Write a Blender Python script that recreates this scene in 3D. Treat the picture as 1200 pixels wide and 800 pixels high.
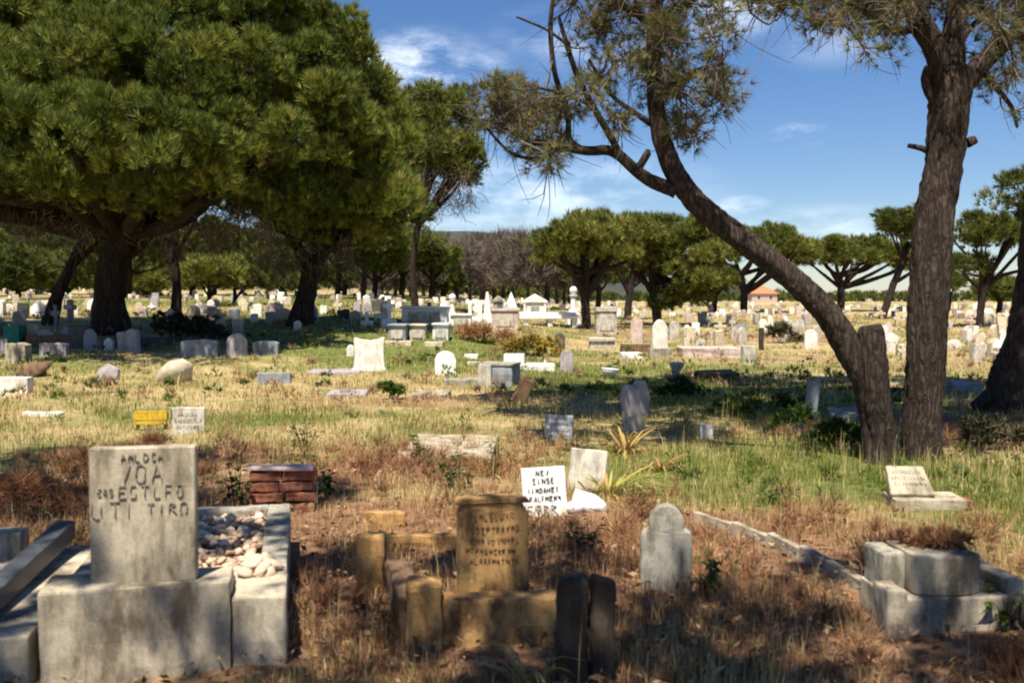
import bpy, bmesh, math, random
import numpy as np
from mathutils import Vector, Matrix, Euler
for _o in list(bpy.data.objects): bpy.data.objects.remove(_o)
SC = bpy.context.scene
COL = SC.collection
R = math.radians

# ---------------------------------------------------------------- camera, sky, sun, exposure
EYE, F, PITCH = 1.65, 1167.0, R(2.45)
cam_d = bpy.data.cameras.new('camera'); cam_d.sensor_width = 36; cam_d.lens = 36 * F / 1200
cam_d.clip_start = 0.1; cam_d.clip_end = 20000
cam_d.dof.use_dof = True; cam_d.dof.focus_distance = 15.0; cam_d.dof.aperture_fstop = 2.8
cam = bpy.data.objects.new('camera', cam_d); COL.objects.link(cam)
cam.location = (0, 0, EYE); cam.rotation_euler = (math.pi / 2 - PITCH, 0, 0)
SC.camera = cam
SUN_AZ, SUN_EL = R(194), R(64)            # the sun stands behind the viewer, a little to the left
sun_vec = Vector((math.sin(SUN_AZ) * math.cos(SUN_EL), math.cos(SUN_AZ) * math.cos(SUN_EL), math.sin(SUN_EL)))
sd = bpy.data.lights.new('sun', 'SUN'); sd.energy = 4.9; sd.angle = R(0.53); sd.color = (1.0, 0.93, 0.80)
so = bpy.data.objects.new('sun', sd); COL.objects.link(so); so.location = (0, -20, 40)
so.rotation_euler = (-sun_vec).to_track_quat('-Z', 'Y').to_euler()
SC.view_settings.view_transform = 'Standard'; SC.view_settings.look = 'None'
SC.view_settings.exposure = 0.95; SC.view_settings.gamma = 1.0; SC.view_settings.use_curve_mapping = False
SC.render.engine = 'CYCLES'
SC.cycles.filter_width = 2.0
SC.cycles.max_bounces = 6; SC.cycles.diffuse_bounces = 3; SC.cycles.transparent_max_bounces = 4

# pixel of the 1200 x 800 photograph -> viewing direction / world point
_fw = np.array((0, math.cos(PITCH), -math.sin(PITCH))); _up = np.array((0, math.sin(PITCH), math.cos(PITCH)))
def ray(px, py): return _fw + np.array(((px - 600) / F, 0, 0)) - (py - 400) / F * _up
def P(px, py, Y):
    d = ray(px, py); return Vector(d * (Y / d[1])) + Vector((0, 0, EYE))

world = bpy.data.worlds.new('World'); SC.world = world; world.use_nodes = True
nt = world.node_tree; nt.nodes.clear()
def wn(t, **k):
    n = nt.nodes.new(t)
    for a, b in k.items(): setattr(n, a, b)
    return n
out = wn('ShaderNodeOutputWorld'); bg = wn('ShaderNodeBackground'); sky = wn('ShaderNodeTexSky')
sky.sky_type = 'NISHITA'; sky.sun_disc = False; sky.sun_elevation = SUN_EL; sky.sun_rotation = SUN_AZ
sky.altitude = 50; sky.air_density = 1.0; sky.dust_density = 0.1; sky.ozone_density = 2.0
bg.inputs['Strength'].default_value = 0.055
tc = wn('ShaderNodeTexCoord')
noi = wn('ShaderNodeTexNoise'); noi.inputs['Scale'].default_value = 9; noi.inputs['Detail'].default_value = 7; noi.inputs['Roughness'].default_value = 0.62
mp = wn('ShaderNodeMapping'); mp.inputs['Scale'].default_value = (1, 1, 2.6); nt.links.new(tc.outputs['Generated'], mp.inputs[0]); nt.links.new(mp.outputs[0], noi.inputs[0])
acc = None
for (cx, cy, rx, ry, amt) in [(478, 78, 75, 34, .95), (545, 105, 60, 40, .8), (620, 228, 170, 48, .45), (690, 45, 90, 30, .4), (937, 159, 27, 11, .95), (868, 241, 26, 9, .7),
                              (965, 268, 90, 20, .5), (1010, 285, 130, 20, .25), (845, 10, 60, 30, .6), (1130, 265, 90, 20, .35), (560, 255, 120, 20, .25), (985, 45, 60, 25, .22)]:
    d = ray(cx, cy); d = d / np.linalg.norm(d)
    s1 = wn('ShaderNodeVectorMath', operation='SUBTRACT'); s1.inputs[1].default_value = tuple(d); nt.links.new(tc.outputs['Generated'], s1.inputs[0])
    s2 = wn('ShaderNodeVectorMath', operation='MULTIPLY'); s2.inputs[1].default_value = (F / rx, F / rx, F / ry); nt.links.new(s1.outputs[0], s2.inputs[0])
    ln = wn('ShaderNodeVectorMath', operation='LENGTH'); nt.links.new(s2.outputs[0], ln.inputs[0])
    mr = wn('ShaderNodeMapRange', interpolation_type='SMOOTHSTEP')
    for k, v in zip(('From Min', 'From Max', 'To Min', 'To Max'), (0.0, 1.6, amt, 0.0)): mr.inputs[k].default_value = v
    nt.links.new(ln.outputs['Value'], mr.inputs['Value'])
    if acc is None: acc = mr.outputs[0]
    else:
        a = wn('ShaderNodeMath', operation='MAXIMUM'); nt.links.new(acc, a.inputs[0]); nt.links.new(mr.outputs[0], a.inputs[1]); acc = a.outputs[0]
nr = wn('ShaderNodeMapRange', interpolation_type='SMOOTHSTEP')
for k, v in zip(('From Min', 'From Max', 'To Min', 'To Max'), (0.40, 0.68, 0.0, 1.0)): nr.inputs[k].default_value = v
nt.links.new(noi.outputs[0], nr.inputs['Value'])
mu = wn('ShaderNodeMath', operation='MULTIPLY'); nt.links.new(acc, mu.inputs[0]); nt.links.new(nr.outputs[0], mu.inputs[1])
mx = wn('ShaderNodeMix', data_type='RGBA'); nt.links.new(mu.outputs[0], mx.inputs['Factor']); hs_ = wn('ShaderNodeHueSaturation'); hs_.inputs['Saturation'].default_value = 1.2; nt.links.new(sky.outputs[0], hs_.inputs['Color']); tn_ = wn('ShaderNodeMix', data_type='RGBA', blend_type='MULTIPLY'); tn_.inputs['Factor'].default_value = 1; tn_.inputs['B'].default_value = (.88, .93, 1.10, 1); nt.links.new(hs_.outputs[0], tn_.inputs['A']); nt.links.new(tn_.outputs['Result'], mx.inputs['A'])
mx.inputs['B'].default_value = (15, 15.8, 16.8, 1)
nt.links.new(mx.outputs['Result'], bg.inputs['Color']); nt.links.new(bg.outputs[0], out.inputs[0])

# ---------------------------------------------------------------- terrain
def height(x, y):
    x = np.asarray(x, float); y = np.asarray(y, float)
    yy = np.maximum(y, 0.0)
    hl = np.interp(yy, [0, 22, 26, 29, 31, 34, 50, 70, 110, 200, 400, 900, 8000], [0, 0, .30, .68, .84, .96, 1.22, 1.64, 2.4, 4.0, 6, 2, -30])
    hr = np.interp(yy, [0, 30, 40, 60, 100, 150, 250, 400, 900, 8000], [0, 0, .14, .45, .85, 1.05, 1.2, .6, -6, -60])
    u = x / np.maximum(yy, 4.0)
    w = np.clip((u + 0.16) / 0.26, 0, 1); w = w * w * (3 - 2 * w)
    b = .018 * np.sin(x * 2.1 + 1.3) * np.cos(y * 1.7) + .014 * np.sin(x * 4.7 + y * 3.1) + .03 * np.sin(x * .53 + 2) * np.sin(y * .61 + 1)
    fade = np.clip((60 - np.hypot(x, y)) / 40, 0, 1)
    return hl * (1 - w) + hr * w + b * fade
def hz(x, y): return float(height(x, y))
def G(px, py):
    """ground point seen at a pixel"""
    d = ray(px, py); t0 = 1.5
    for t in np.concatenate([np.arange(1.5, 60, .05), np.geomspace(60, 900, 900)]):
        if EYE + d[2] * t <= hz(d[0] * t, d[1] * t):
            a, b = t0, t
            for _ in range(24):
                m = (a + b) / 2
                if EYE + d[2] * m <= hz(d[0] * m, d[1] * m): b = m
                else: a = m
            return Vector((d[0] * b, d[1] * b, hz(d[0] * b, d[1] * b)))
        t0 = t
    return Vector((d[0] * 300, d[1] * 300, hz(d[0] * 300, d[1] * 300)))

# ---------------------------------------------------------------- helpers
def tag(o, label=None, cat=None, group=None, kind=None):
    for k, v in (('label', label), ('category', cat), ('group', group), ('kind', kind)):
        if v: o[k] = v
    return o
def empty(name, loc, rz=0.0, label=None, cat=None, group=None):
    o = bpy.data.objects.new(name, None); COL.objects.link(o); o.location = loc; o.rotation_euler = (0, 0, rz); o.empty_display_size = .1
    return tag(o, label, cat, group)
class MB:
    """collects verts and faces of ONE mesh"""
    def __init__(s): s.v = []; s.f = []; s.t = []; s.n = 0
    def add(s, v, f, tint=0.5):
        v = np.asarray(v, float).reshape(-1, 3); f = np.asarray(f, int) + s.n
        s.v.append(v); s.f.append(f); s.t.append(np.full(len(v), tint) if np.isscalar(tint) else np.asarray(tint)); s.n += len(v)
    def mesh(s, name, mat, smooth=False):
        v = np.concatenate(s.v); me = bpy.data.meshes.new(name)
        me.vertices.add(len(v)); me.vertices.foreach_set('co', v.astype(np.float32).ravel())
        lens = np.concatenate([np.full(len(f), f.shape[1]) for f in s.f]); loops = np.concatenate([f.ravel() for f in s.f])
        me.loops.add(len(loops)); me.loops.foreach_set('vertex_index', loops.astype(np.int32))
        me.polygons.add(len(lens)); st = np.concatenate([[0], np.cumsum(lens)[:-1]])
        me.polygons.foreach_set('loop_start', st.astype(np.int32)); me.polygons.foreach_set('loop_total', lens.astype(np.int32))
        if smooth: me.polygons.foreach_set('use_smooth', np.ones(len(lens), bool))
        a = me.attributes.new('tint', 'FLOAT', 'POINT'); a.data.foreach_set('value', np.concatenate(s.t).astype(np.float32))
        me.update(calc_edges=True); me.validate()
        me.materials.append(mat); return me
    def build(s, name, mat, parent=None, smooth=False):
        o = bpy.data.objects.new(name, s.mesh(name, mat, smooth)); COL.objects.link(o)
        if parent: o.parent = parent
        return o
def part(name, bm, mat, parent=None, loc=(0, 0, 0), rot=(0, 0, 0), smooth=False):
    me = bpy.data.meshes.new(name); bm.normal_update(); bm.to_mesh(me); bm.free(); me.materials.append(mat)
    if smooth:
        for p in me.polygons: p.use_smooth = True
    o = bpy.data.objects.new(name, me); COL.objects.link(o); o.location = loc; o.rotation_euler = rot
    if parent: o.parent = parent
    return o
def bm_box(x0, x1, y0, y1, z0, z1, bev=.01, bm=None, sub=0, rough=0.0, seed=0):
    own = bm or bmesh.new(); b = bmesh.new()
    bmesh.ops.create_cube(b, size=1)
    for v in b.verts: v.co = Vector(((x0 + x1) / 2 + v.co.x * (x1 - x0), (y0 + y1) / 2 + v.co.y * (y1 - y0), (z0 + z1) / 2 + v.co.z * (z1 - z0)))
    if bev: bmesh.ops.bevel(b, geom=list(b.edges), offset=bev, segments=2, affect='EDGES', profile=.6)
    roughen(b, sub, rough, seed)
    return merge(own, b)
def merge(own, b):
    me = bpy.data.meshes.new('tmp'); b.to_mesh(me); b.free(); own.from_mesh(me); bpy.data.meshes.remove(me); return own
def roughen(b, sub, rough, seed=0):
    if sub:
        bmesh.ops.triangulate(b, faces=[f for f in b.faces if len(f.verts) > 4])
        bmesh.ops.subdivide_edges(b, edges=[e for e in b.edges if e.calc_length() > .03], cuts=sub, use_grid_fill=True)
    if rough:
        from mathutils import noise
        b.normal_update(); off = Vector((seed * 7.3, seed * 3.1, seed * 1.7))
        for v in b.verts: v.co += v.normal * rough * (noise.noise(v.co * 9 + off) + .5 * noise.noise(v.co * 23 + off))
def bm_profile(pts, t, bev=.008, bm=None, sub=0, rough=0.0, seed=0, y0=None):
    """outline in x,z given thickness t along y, centred on y = 0"""
    own = bm or bmesh.new(); b = bmesh.new()
    vs = [b.verts.new((x, -t / 2 if y0 is None else y0, z)) for x, z in pts]
    f = b.faces.new(vs); r = bmesh.ops.extrude_face_region(b, geom=[f])
    for v in r['geom']:
        if isinstance(v, bmesh.types.BMVert): v.co.y += t
    bmesh.ops.recalc_face_normals(b, faces=b.faces)
    if bev: bmesh.ops.bevel(b, geom=list(b.edges), offset=bev, segments=1, affect='EDGES')
    roughen(b, sub, rough, seed)
    return merge(own, b)
def bm_lathe(prof, seg=14, bm=None, cx=0, cy=0):
    own = bm or bmesh.new(); rings = []
    for r, z in prof: rings.append([own.verts.new((cx + max(r, .002) * math.cos(2 * math.pi * i / seg), cy + max(r, .002) * math.sin(2 * math.pi * i / seg), z)) for i in range(seg)])
    for a, b in zip(rings, rings[1:]):
        for i in range(seg): own.faces.new((a[i], a[(i + 1) % seg], b[(i + 1) % seg], b[i]))
    own.faces.new(rings[0][::-1]); own.faces.new(rings[-1]); return own
def outline(kind, w, h):
    x = w / 2
    if kind == 'slab': return [(-x, 0), (x, 0), (x, h), (-x, h)]
    if kind == 'cut': return [(-x, 0), (x, 0), (x, h * .9), (x * .3, h), (-x * .2, h * .93), (-x, h * .97)]
    if kind == 'broken': return [(-x * .8, 0), (x * .9, 0), (x, h * .55), (x * .72, h * .98), (x * .2, h), (-x * .1, h * .8), (-x * .55, h * .9), (-x, h * .7)]
    if kind == 'round':
        z = max(h - x, h * .35); k = h - z; return [(-x, 0), (x, 0)] + [(x * math.cos(a), z + k * math.sin(a)) for a in np.linspace(0, math.pi, 13)]
    if kind == 'segment': return [(-x, 0), (x, 0)] + [(x * math.cos(a), h * .86 + h * .14 * math.sin(a)) for a in np.linspace(0, math.pi, 11)]
    if kind == 'gothic': return [(-x, 0), (x, 0), (x, h * .6), (x * .92, h * .74), (x * .7, h * .87), (x * .36, h * .96), (0, h), (-x * .36, h * .96), (-x * .7, h * .87), (-x * .92, h * .74), (-x, h * .6)]
    if kind == 'shoulder':
        z = h * .80; r = x * .68; return [(-x, 0), (x, 0), (x, h * .68), (x * .93, h * .72), (r, h * .74)] + [(r * math.cos(a), z + (h - z) * math.sin(a)) for a in np.linspace(.1, math.pi - .1, 11)] + [(-r, h * .74), (-x * .93, h * .72), (-x, h * .68)]
    if kind == 'horned': return [(-x, 0), (x, 0), (x * .93, h * .55), (x, h * .98), (x * .82, h), (x * .55, h * .93), (0, h * .9), (-x * .6, h * .94), (-x * .85, h * 1.0), (-x * .99, h * .97), (-x * .93, h * .5)]
    if kind == 'gable': return [(-x, 0), (x, 0), (x, h * .72), (0, h), (-x, h * .72)]
    if kind == 'cross':
        a = x * .3; return [(-a, 0), (a, 0), (a, h * .55), (x, h * .55), (x, h * .75), (a, h * .75), (a, h), (-a, h), (-a, h * .75), (-x, h * .75), (-x, h * .55), (-a, h * .55)]
def tube(mb, pts, rad, sides=8, rough=0.0, rng=None, step=None, tint=.5, cap=True):
    pts = np.array([tuple(p) for p in pts], float); rad = np.array(rad, float); n = len(pts)
    L = np.linalg.norm(np.diff(pts, axis=0), axis=1).sum(); step = step or max(L / 24, 1e-3)
    k = max(2, int(L / step)); q = []; rr = []
    for i in range(n - 1):
        p0, p1, p2, p3 = pts[max(i - 1, 0)], pts[i], pts[i + 1], pts[min(i + 2, n - 1)]
        m = max(1, int(round(k * np.linalg.norm(p2 - p1) / L)))
        for j in range(m + (i == n - 2)):
            t = j / m; q.append(.5 * (2 * p1 + (p2 - p0) * t + (2 * p0 - 5 * p1 + 4 * p2 - p3) * t * t + (3 * p1 - p0 - 3 * p2 + p3) * t ** 3)); rr.append(rad[i] * (1 - t) + rad[i + 1] * t)
    q = np.array(q); rr = np.array(rr); tan = np.gradient(q, axis=0); tan /= np.linalg.norm(tan, axis=1)[:, None] + 1e-9
    ref = np.array((1.0, .2, .1)) if abs(tan[0][0]) < .8 else np.array((0, 0, 1.0)); V = []
    ang = np.linspace(0, 2 * math.pi, sides, endpoint=False)
    for i in range(len(q)):
        a = ref - tan[i] * np.dot(ref, tan[i]); a /= np.linalg.norm(a) + 1e-9; ref = a; b = np.cross(tan[i], a)
        r = np.full(sides, rr[i])
        if rough and rng is not None:
            r = r * (1 + rough * (np.sin(ang * 3 + i * .31 + 1) * .5 + np.sin(ang * 7 + i * .17) * .45 + rng.normal(0, .35, sides)))
        V.append(q[i] + np.outer(np.cos(ang) * r, a) + np.outer(np.sin(ang) * r, b))
    V = np.concatenate(V); m = len(q); Fc = []
    i0 = np.arange((m - 1) * sides); row = i0 // sides; c = i0 % sides; c2 = (c + 1) % sides
    Fc = np.stack([row * sides + c, row * sides + c2, (row + 1) * sides + c2, (row + 1) * sides + c], 1)
    base = mb.n; mb.add(V, Fc, tint)
    if cap:
        e = (m - 1) * sides; mb.add(np.vstack([V[e:], q[-1:]]), np.stack([np.arange(sides), (np.arange(sides) + 1) % sides, np.full(sides, sides)], 1), tint)
def unit(a): return a / (np.linalg.norm(a, axis=-1, keepdims=True) + 1e-9)
def needles(mb, c, r, m, k, L, W, rng, up=.5, spread=.55, squash=.75, zmin=-.45, tint=(.5, .2)):
    """c: (n,3) lump centres, r: (n,) radii; m tufts of k needles on each lump, spread through its volume"""
    n = len(c); c = np.repeat(c, m, 0); r = np.repeat(r, m)
    d = rng.normal(size=(n * m, 3)); d = unit(d); d[:, 2] = np.where(d[:, 2] < zmin, -d[:, 2], d[:, 2])
    rad = rng.uniform(.35, 1.0, n * m) ** .6
    p = c + d * (r * rad)[:, None] * np.array((1, 1, squash))
    td = unit(d + np.array((0, 0, up)) + rng.normal(0, .25, d.shape))
    lt = np.repeat(rng.normal(tint[0], tint[1] * .7, n), m); tt = lt + rng.normal(0, tint[1], n * m)
    p = np.repeat(p, k, 0); td = np.repeat(td, k, 0); tt = np.repeat(tt, k)
    nd = unit(td + rng.normal(0, spread, td.shape)); ln = L * rng.uniform(.6, 1.15, len(p))
    side = unit(np.cross(nd, rng.normal(size=nd.shape))); w = W * rng.uniform(.6, 1.2, len(p)) * .5
    V = np.stack([p - side * w[:, None], p + side * w[:, None], p + nd * ln[:, None]], 1).reshape(-1, 3)
    mb.add(V, np.arange(len(V)).reshape(-1, 3), np.repeat(np.clip(tt, 0, 1), 3))
def lumps_of(lobes, lr, rng, fill=1.0, zmin=-.35, shell=.62):
    C = []
    for (c, rx, ry, rz) in lobes:
        n = max(3, int(fill * .75 * (rx * ry + rx * rz + ry * rz) / lr ** 2))
        d = unit(rng.normal(size=(n, 3))); d[:, 2] = np.where(d[:, 2] < zmin, -d[:, 2], d[:, 2])
        C.append(np.array(c) + d * rng.uniform(shell, 1.0, n)[:, None] * np.array((rx, ry, rz)))
    return np.concatenate(C)

# ---------------------------------------------------------------- materials
def newmat(name):
    m = bpy.data.materials.new(name); m.use_nodes = True; n = m.node_tree; b = n.nodes['Principled BSDF']
    b.inputs['Roughness'].default_value = .85; b.inputs['Specular IOR Level'].default_value = .2
    return m, n, b
def ramp(n, src, stops, interp='LINEAR'):
    r = n.nodes.new('ShaderNodeValToRGB'); e = r.color_ramp.elements; r.color_ramp.interpolation = interp
    while len(e) < len(stops): e.new(.5)
    for el, (p, c) in zip(e, stops): el.position = p; el.color = (*c, 1)
    n.links.new(src, r.inputs[0]); return r.outputs[0]
def noise_tex(n, scale, detail=5, rough=.6, vec=None, kind='ShaderNodeTexNoise'):
    t = n.nodes.new(kind); t.inputs['Scale'].default_value = scale
    if kind == 'ShaderNodeTexNoise': t.inputs['Detail'].default_value = detail; t.inputs['Roughness'].default_value = rough
    if vec is not None: n.links.new(vec, t.inputs['Vector'])
    return t.outputs['Fac'] if kind == 'ShaderNodeTexNoise' else t.outputs['Distance']
def mixc(n, f, a, b, mode='MIX'):
    m = n.nodes.new('ShaderNodeMix'); m.data_type = 'RGBA'; m.blend_type = mode
    for s, k in ((f, 'Factor'), (a, 'A'), (b, 'B')):
        if hasattr(s, 'links'): n.links.new(s, m.inputs[k] if k == 'Factor' else [i for i in m.inputs if i.name == k and i.type == 'RGBA'][0])
        else:
            if k == 'Factor': m.inputs[0].default_value = s
            else: [i for i in m.inputs if i.name == k and i.type == 'RGBA'][0].default_value = (*s, 1)
    return [o for o in m.outputs if o.type == 'RGBA'][0]
def bump(n, b, h, strength=.4, dist=.01):
    u = n.nodes.new('ShaderNodeBump'); u.inputs['Strength'].default_value = strength; u.inputs['Distance'].default_value = dist
    n.links.new(h, u.inputs['Height']); n.links.new(u.outputs[0], b.inputs['Normal'])
def objvec(n, scale=(1, 1, 1)):
    t = n.nodes.new('ShaderNodeTexCoord'); m = n.nodes.new('ShaderNodeMapping'); m.inputs['Scale'].default_value = scale
    n.links.new(t.outputs['Object'], m.inputs[0]); return m.outputs[0]
def stone_mat(name, col, stain=(.16, .13, .09), amt=.45, scale=6.0, lichen=None, bmp=.5):
    m, n, b = newmat(name); v = objvec(n); c = np.array(col)
    base = ramp(n, noise_tex(n, scale, 6, .65, v), [(.3, tuple(c * .72)), (.5, col), (.72, tuple(np.minimum(c * 1.18, .85)))])
    sv = objvec(n, (1, 1, .35))
    st = ramp(n, noise_tex(n, scale * 1.7, 7, .7, sv), [(.44, (0, 0, 0)), (.62, (amt, amt, amt))])
    col2 = mixc(n, st, base, stain)
    fine = ramp(n, noise_tex(n, 90, 3, .6, v), [(.35, (.75, .75, .75)), (.65, (1.1, 1.1, 1.1))])
    col2 = mixc(n, .6, col2, fine, 'MULTIPLY')
    if lichen:
        li = ramp(n, noise_tex(n, scale * 2.6, 5, .6, v), [(.58, (0, 0, 0)), (.66, (.85, .85, .85))]); col2 = mixc(n, li, col2, lichen)
    n.links.new(col2, b.inputs['Base Color'])
    bump(n, b, noise_tex(n, 35, 8, .7, v), bmp, .006); return m
def tint_mat(name, stops, transl=.25, rough=.7):
    m, n, b = newmat(name); a = n.nodes.new('ShaderNodeAttribute'); a.attribute_name = 'tint'
    c = ramp(n, a.outputs['Fac'], stops); n.links.new(c, b.inputs['Base Color']); b.inputs['Roughness'].default_value = rough
    if transl:
        t = n.nodes.new('ShaderNodeBsdfTranslucent'); n.links.new(c, t.inputs[0]); x = n.nodes.new('ShaderNodeMixShader'); x.inputs[0].default_value = transl
        n.links.new(b.outputs[0], x.inputs[1]); n.links.new(t.outputs[0], x.inputs[2]); n.links.new(x.outputs[0], n.nodes['Material Output'].inputs[0])
    return m
M = {}
M['white'] = stone_mat('white stone', (.74, .71, .64), (.42, .36, .27), .55)
M['cleanwhite'] = stone_mat('white paint', (.80, .79, .75), (.45, .42, .36), .25)
M['cream'] = stone_mat('cream stone', (.60, .51, .37), (.26, .2, .13), .55)
M['grey'] = stone_mat('grey concrete', (.36, .33, .265), (.10, .085, .06), .8)
M['paleg'] = stone_mat('pale grey concrete', (.53, .49, .41), (.2, .16, .11), .75)
M['pink'] = stone_mat('pinkish stone', (.56, .43, .38), (.27, .2, .17), .5)
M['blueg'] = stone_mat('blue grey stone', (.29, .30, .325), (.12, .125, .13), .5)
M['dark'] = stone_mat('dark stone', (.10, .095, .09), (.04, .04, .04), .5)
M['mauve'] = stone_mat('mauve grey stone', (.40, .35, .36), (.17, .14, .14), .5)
M['sand'] = stone_mat('yellow sandstone', (.43, .245, .092), (.10, .05, .026), .9, 5, (.50, .33, .12))
M['brown'] = stone_mat('brown stone', (.20, .12, .07), (.07, .04, .03), .6)
M['concrete'] = stone_mat('weathered concrete', (.46, .395, .29), (.11, .085, .055), .85, 3.2)
M['granite'] = stone_mat('dark granite', (.07, .075, .085), (.03, .03, .03), .4); M['granite'].node_tree.nodes['Principled BSDF'].inputs['Roughness'].default_value = .35
M['timber'] = stone_mat('dark timber', (.06, .045, .035), (.02, .015, .01), .7, 10)
M['yellow'] = stone_mat('yellow paint', (.62, .40, .03), (.18, .11, .03), .7)
M['green'] = stone_mat('green paint', (.04, .22, .15), (.02, .09, .07), .3)
M['orange'] = stone_mat('orange clay', (.50, .25, .11), (.3, .14, .07), .4)
M['ink'] = stone_mat('dark lettering', (.17, .15, .12), (.30, .27, .215), .95, 14)
M['ink2'] = stone_mat('black paint lettering', (.05, .05, .05), (.25, .24, .22), .4, 16)
M['glass'] = stone_mat('dark window', (.04, .05, .06)); M['tile'] = stone_mat('orange roof tile', (.55, .19, .09), (.3, .12, .07), .3, 2)
M['rubble'] = tint_mat('grave gravel', [(0, (.18, .11, .07)), (.5, (.44, .30, .20)), (1, (.64, .50, .38))], 0, .9)
M['leaf'] = tint_mat('litter', [(0, (.10, .055, .03)), (.5, (.26, .15, .08)), (1, (.46, .33, .18))], .1)
M['farstone'] = tint_mat('far stones', [(0, (.12, .10, .09)), (.35, (.36, .28, .22)), (.7, (.52, .44, .35)), (1, (.74, .70, .62))], 0, .9)
M['bag'] = stone_mat('white plastic', (.82, .82, .82), (.6, .6, .6), .2)
def brick_mat():
    m, n, b = newmat('red brick'); v = objvec(n)
    c = ramp(n, noise_tex(n, 14, 5, .7, v), [(.3, (.07, .03, .02)), (.5, (.21, .075, .042)), (.72, (.34, .2, .14))]); n.links.new(c, b.inputs['Base Color']); bump(n, b, noise_tex(n, 60, 6, .7, v), .6, .006); return m
M['brick'] = brick_mat()
def bark_mat(name, dk, md, lt, sc=1.0):
    m, n, b = newmat(name); v = objvec(n, (1, 1, .13)); v2 = objvec(n, (1, 1, .3))
    vo = n.nodes.new('ShaderNodeTexVoronoi'); vo.feature = 'DISTANCE_TO_EDGE'; vo.inputs['Scale'].default_value = 19 * sc
    ad = n.nodes.new('ShaderNodeVectorMath'); ad.operation = 'ADD'; nz = n.nodes.new('ShaderNodeTexNoise'); nz.inputs['Scale'].default_value = 7 * sc; nz.inputs['Detail'].default_value = 6
    sc_ = n.nodes.new('ShaderNodeVectorMath'); sc_.operation = 'SCALE'; sc_.inputs['Scale'].default_value = .16
    n.links.new(v2, nz.inputs['Vector']); n.links.new(nz.outputs['Color'], sc_.inputs[0]); n.links.new(v, ad.inputs[0]); n.links.new(sc_.outputs[0], ad.inputs[1]); n.links.new(ad.outputs[0], vo.inputs['Vector'])
    plates = ramp(n, vo.outputs['Distance'], [(0.0, (.1, .1, .1)), (.16, (.6, .6, .6)), (.5, (1, 1, 1))])
    fine = noise_tex(n, 26 * sc, 8, .75, v2)
    pc = ramp(n, noise_tex(n, 4 * sc, 7, .72, v2), [(.3, md), (.68, lt)])
    pc = mixc(n, .8, pc, ramp(n, fine, [(.3, (.45, .43, .42)), (.7, (1.25, 1.2, 1.2))]), 'MULTIPLY')
    col = mixc(n, plates, dk, pc); n.links.new(col, b.inputs['Base Color']); b.inputs['Roughness'].default_value = .95
    hh = n.nodes.new('ShaderNodeMath'); hh.operation = 'MULTIPLY_ADD'; n.links.new(fine, hh.inputs[0]); hh.inputs[1].default_value = .5; n.links.new(vo.outputs['Distance'], hh.inputs[2])
    bump(n, b, hh.outputs[0], 1.0, .05); return m
M['bark'] = bark_mat('pine bark', (.018, .013, .010), (.062, .044, .034), (.15, .112, .09))
M['barkdark'] = bark_mat('dark pine bark', (.012, .008, .007), (.035, .024, .018), (.085, .062, .048), .5)
M['barkbare'] = bark_mat('grey bark', (.05, .04, .035), (.12, .095, .08), (.2, .165, .14), .4)
M['needle'] = tint_mat('pine needles', [(0, (.030, .042, .008)), (.45, (.102, .135, .02)), (.8, (.20, .225, .038)), (1, (.31, .28, .06))], .22, .55)
M['needlef'] = tint_mat('far pine needles', [(0, (.04, .05, .013)), (.5, (.125, .145, .027)), (1, (.27, .26, .055))], .2, .6)
M['needlen'] = tint_mat('sparse pine needles', [(0, (.09, .065, .045)), (.24, (.19, .14, .085)), (.42, (.08, .09, .03)), (.75, (.18, .185, .06)), (1, (.32, .29, .11))], .25, .55)
M['twig'] = tint_mat('dead twigs', [(0, (.05, .038, .03)), (1, (.2, .155, .12))], 0, .9)
M['bush'] = tint_mat('green leaves', [(0, (.02, .035, .008)), (.5, (.05, .09, .015)), (1, (.13, .17, .03))], .25, .5)
M['bushdark'] = tint_mat('dark leaves', [(0, (.015, .015, .01)), (.5, (.04, .04, .022)), (1, (.08, .07, .035))], .15, .6)
M['bushyel'] = tint_mat('yellow bush leaves', [(0, (.12, .09, .02)), (.5, (.3, .21, .04)), (1, (.5, .36, .06))], .2, .6)
M['strap'] = tint_mat('strap leaves', [(0, (.36, .2, .08)), (.5, (.5, .36, .12)), (1, (.3, .34, .06))], .25, .5)
M['g_straw'] = tint_mat('straw', [(0, (.28, .18, .07)), (.4, (.52, .40, .17)), (1, (.74, .62, .33))], .3, .6)
M['g_green'] = tint_mat('green blades', [(0, (.06, .09, .012)), (.5, (.20, .225, .04)), (1, (.44, .40, .11))], .35, .5)
M['g_brown'] = tint_mat('dead weeds', [(0, (.09, .038, .022)), (.5, (.30, .142, .068)), (1, (.56, .34, .17))], .2, .7)

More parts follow.
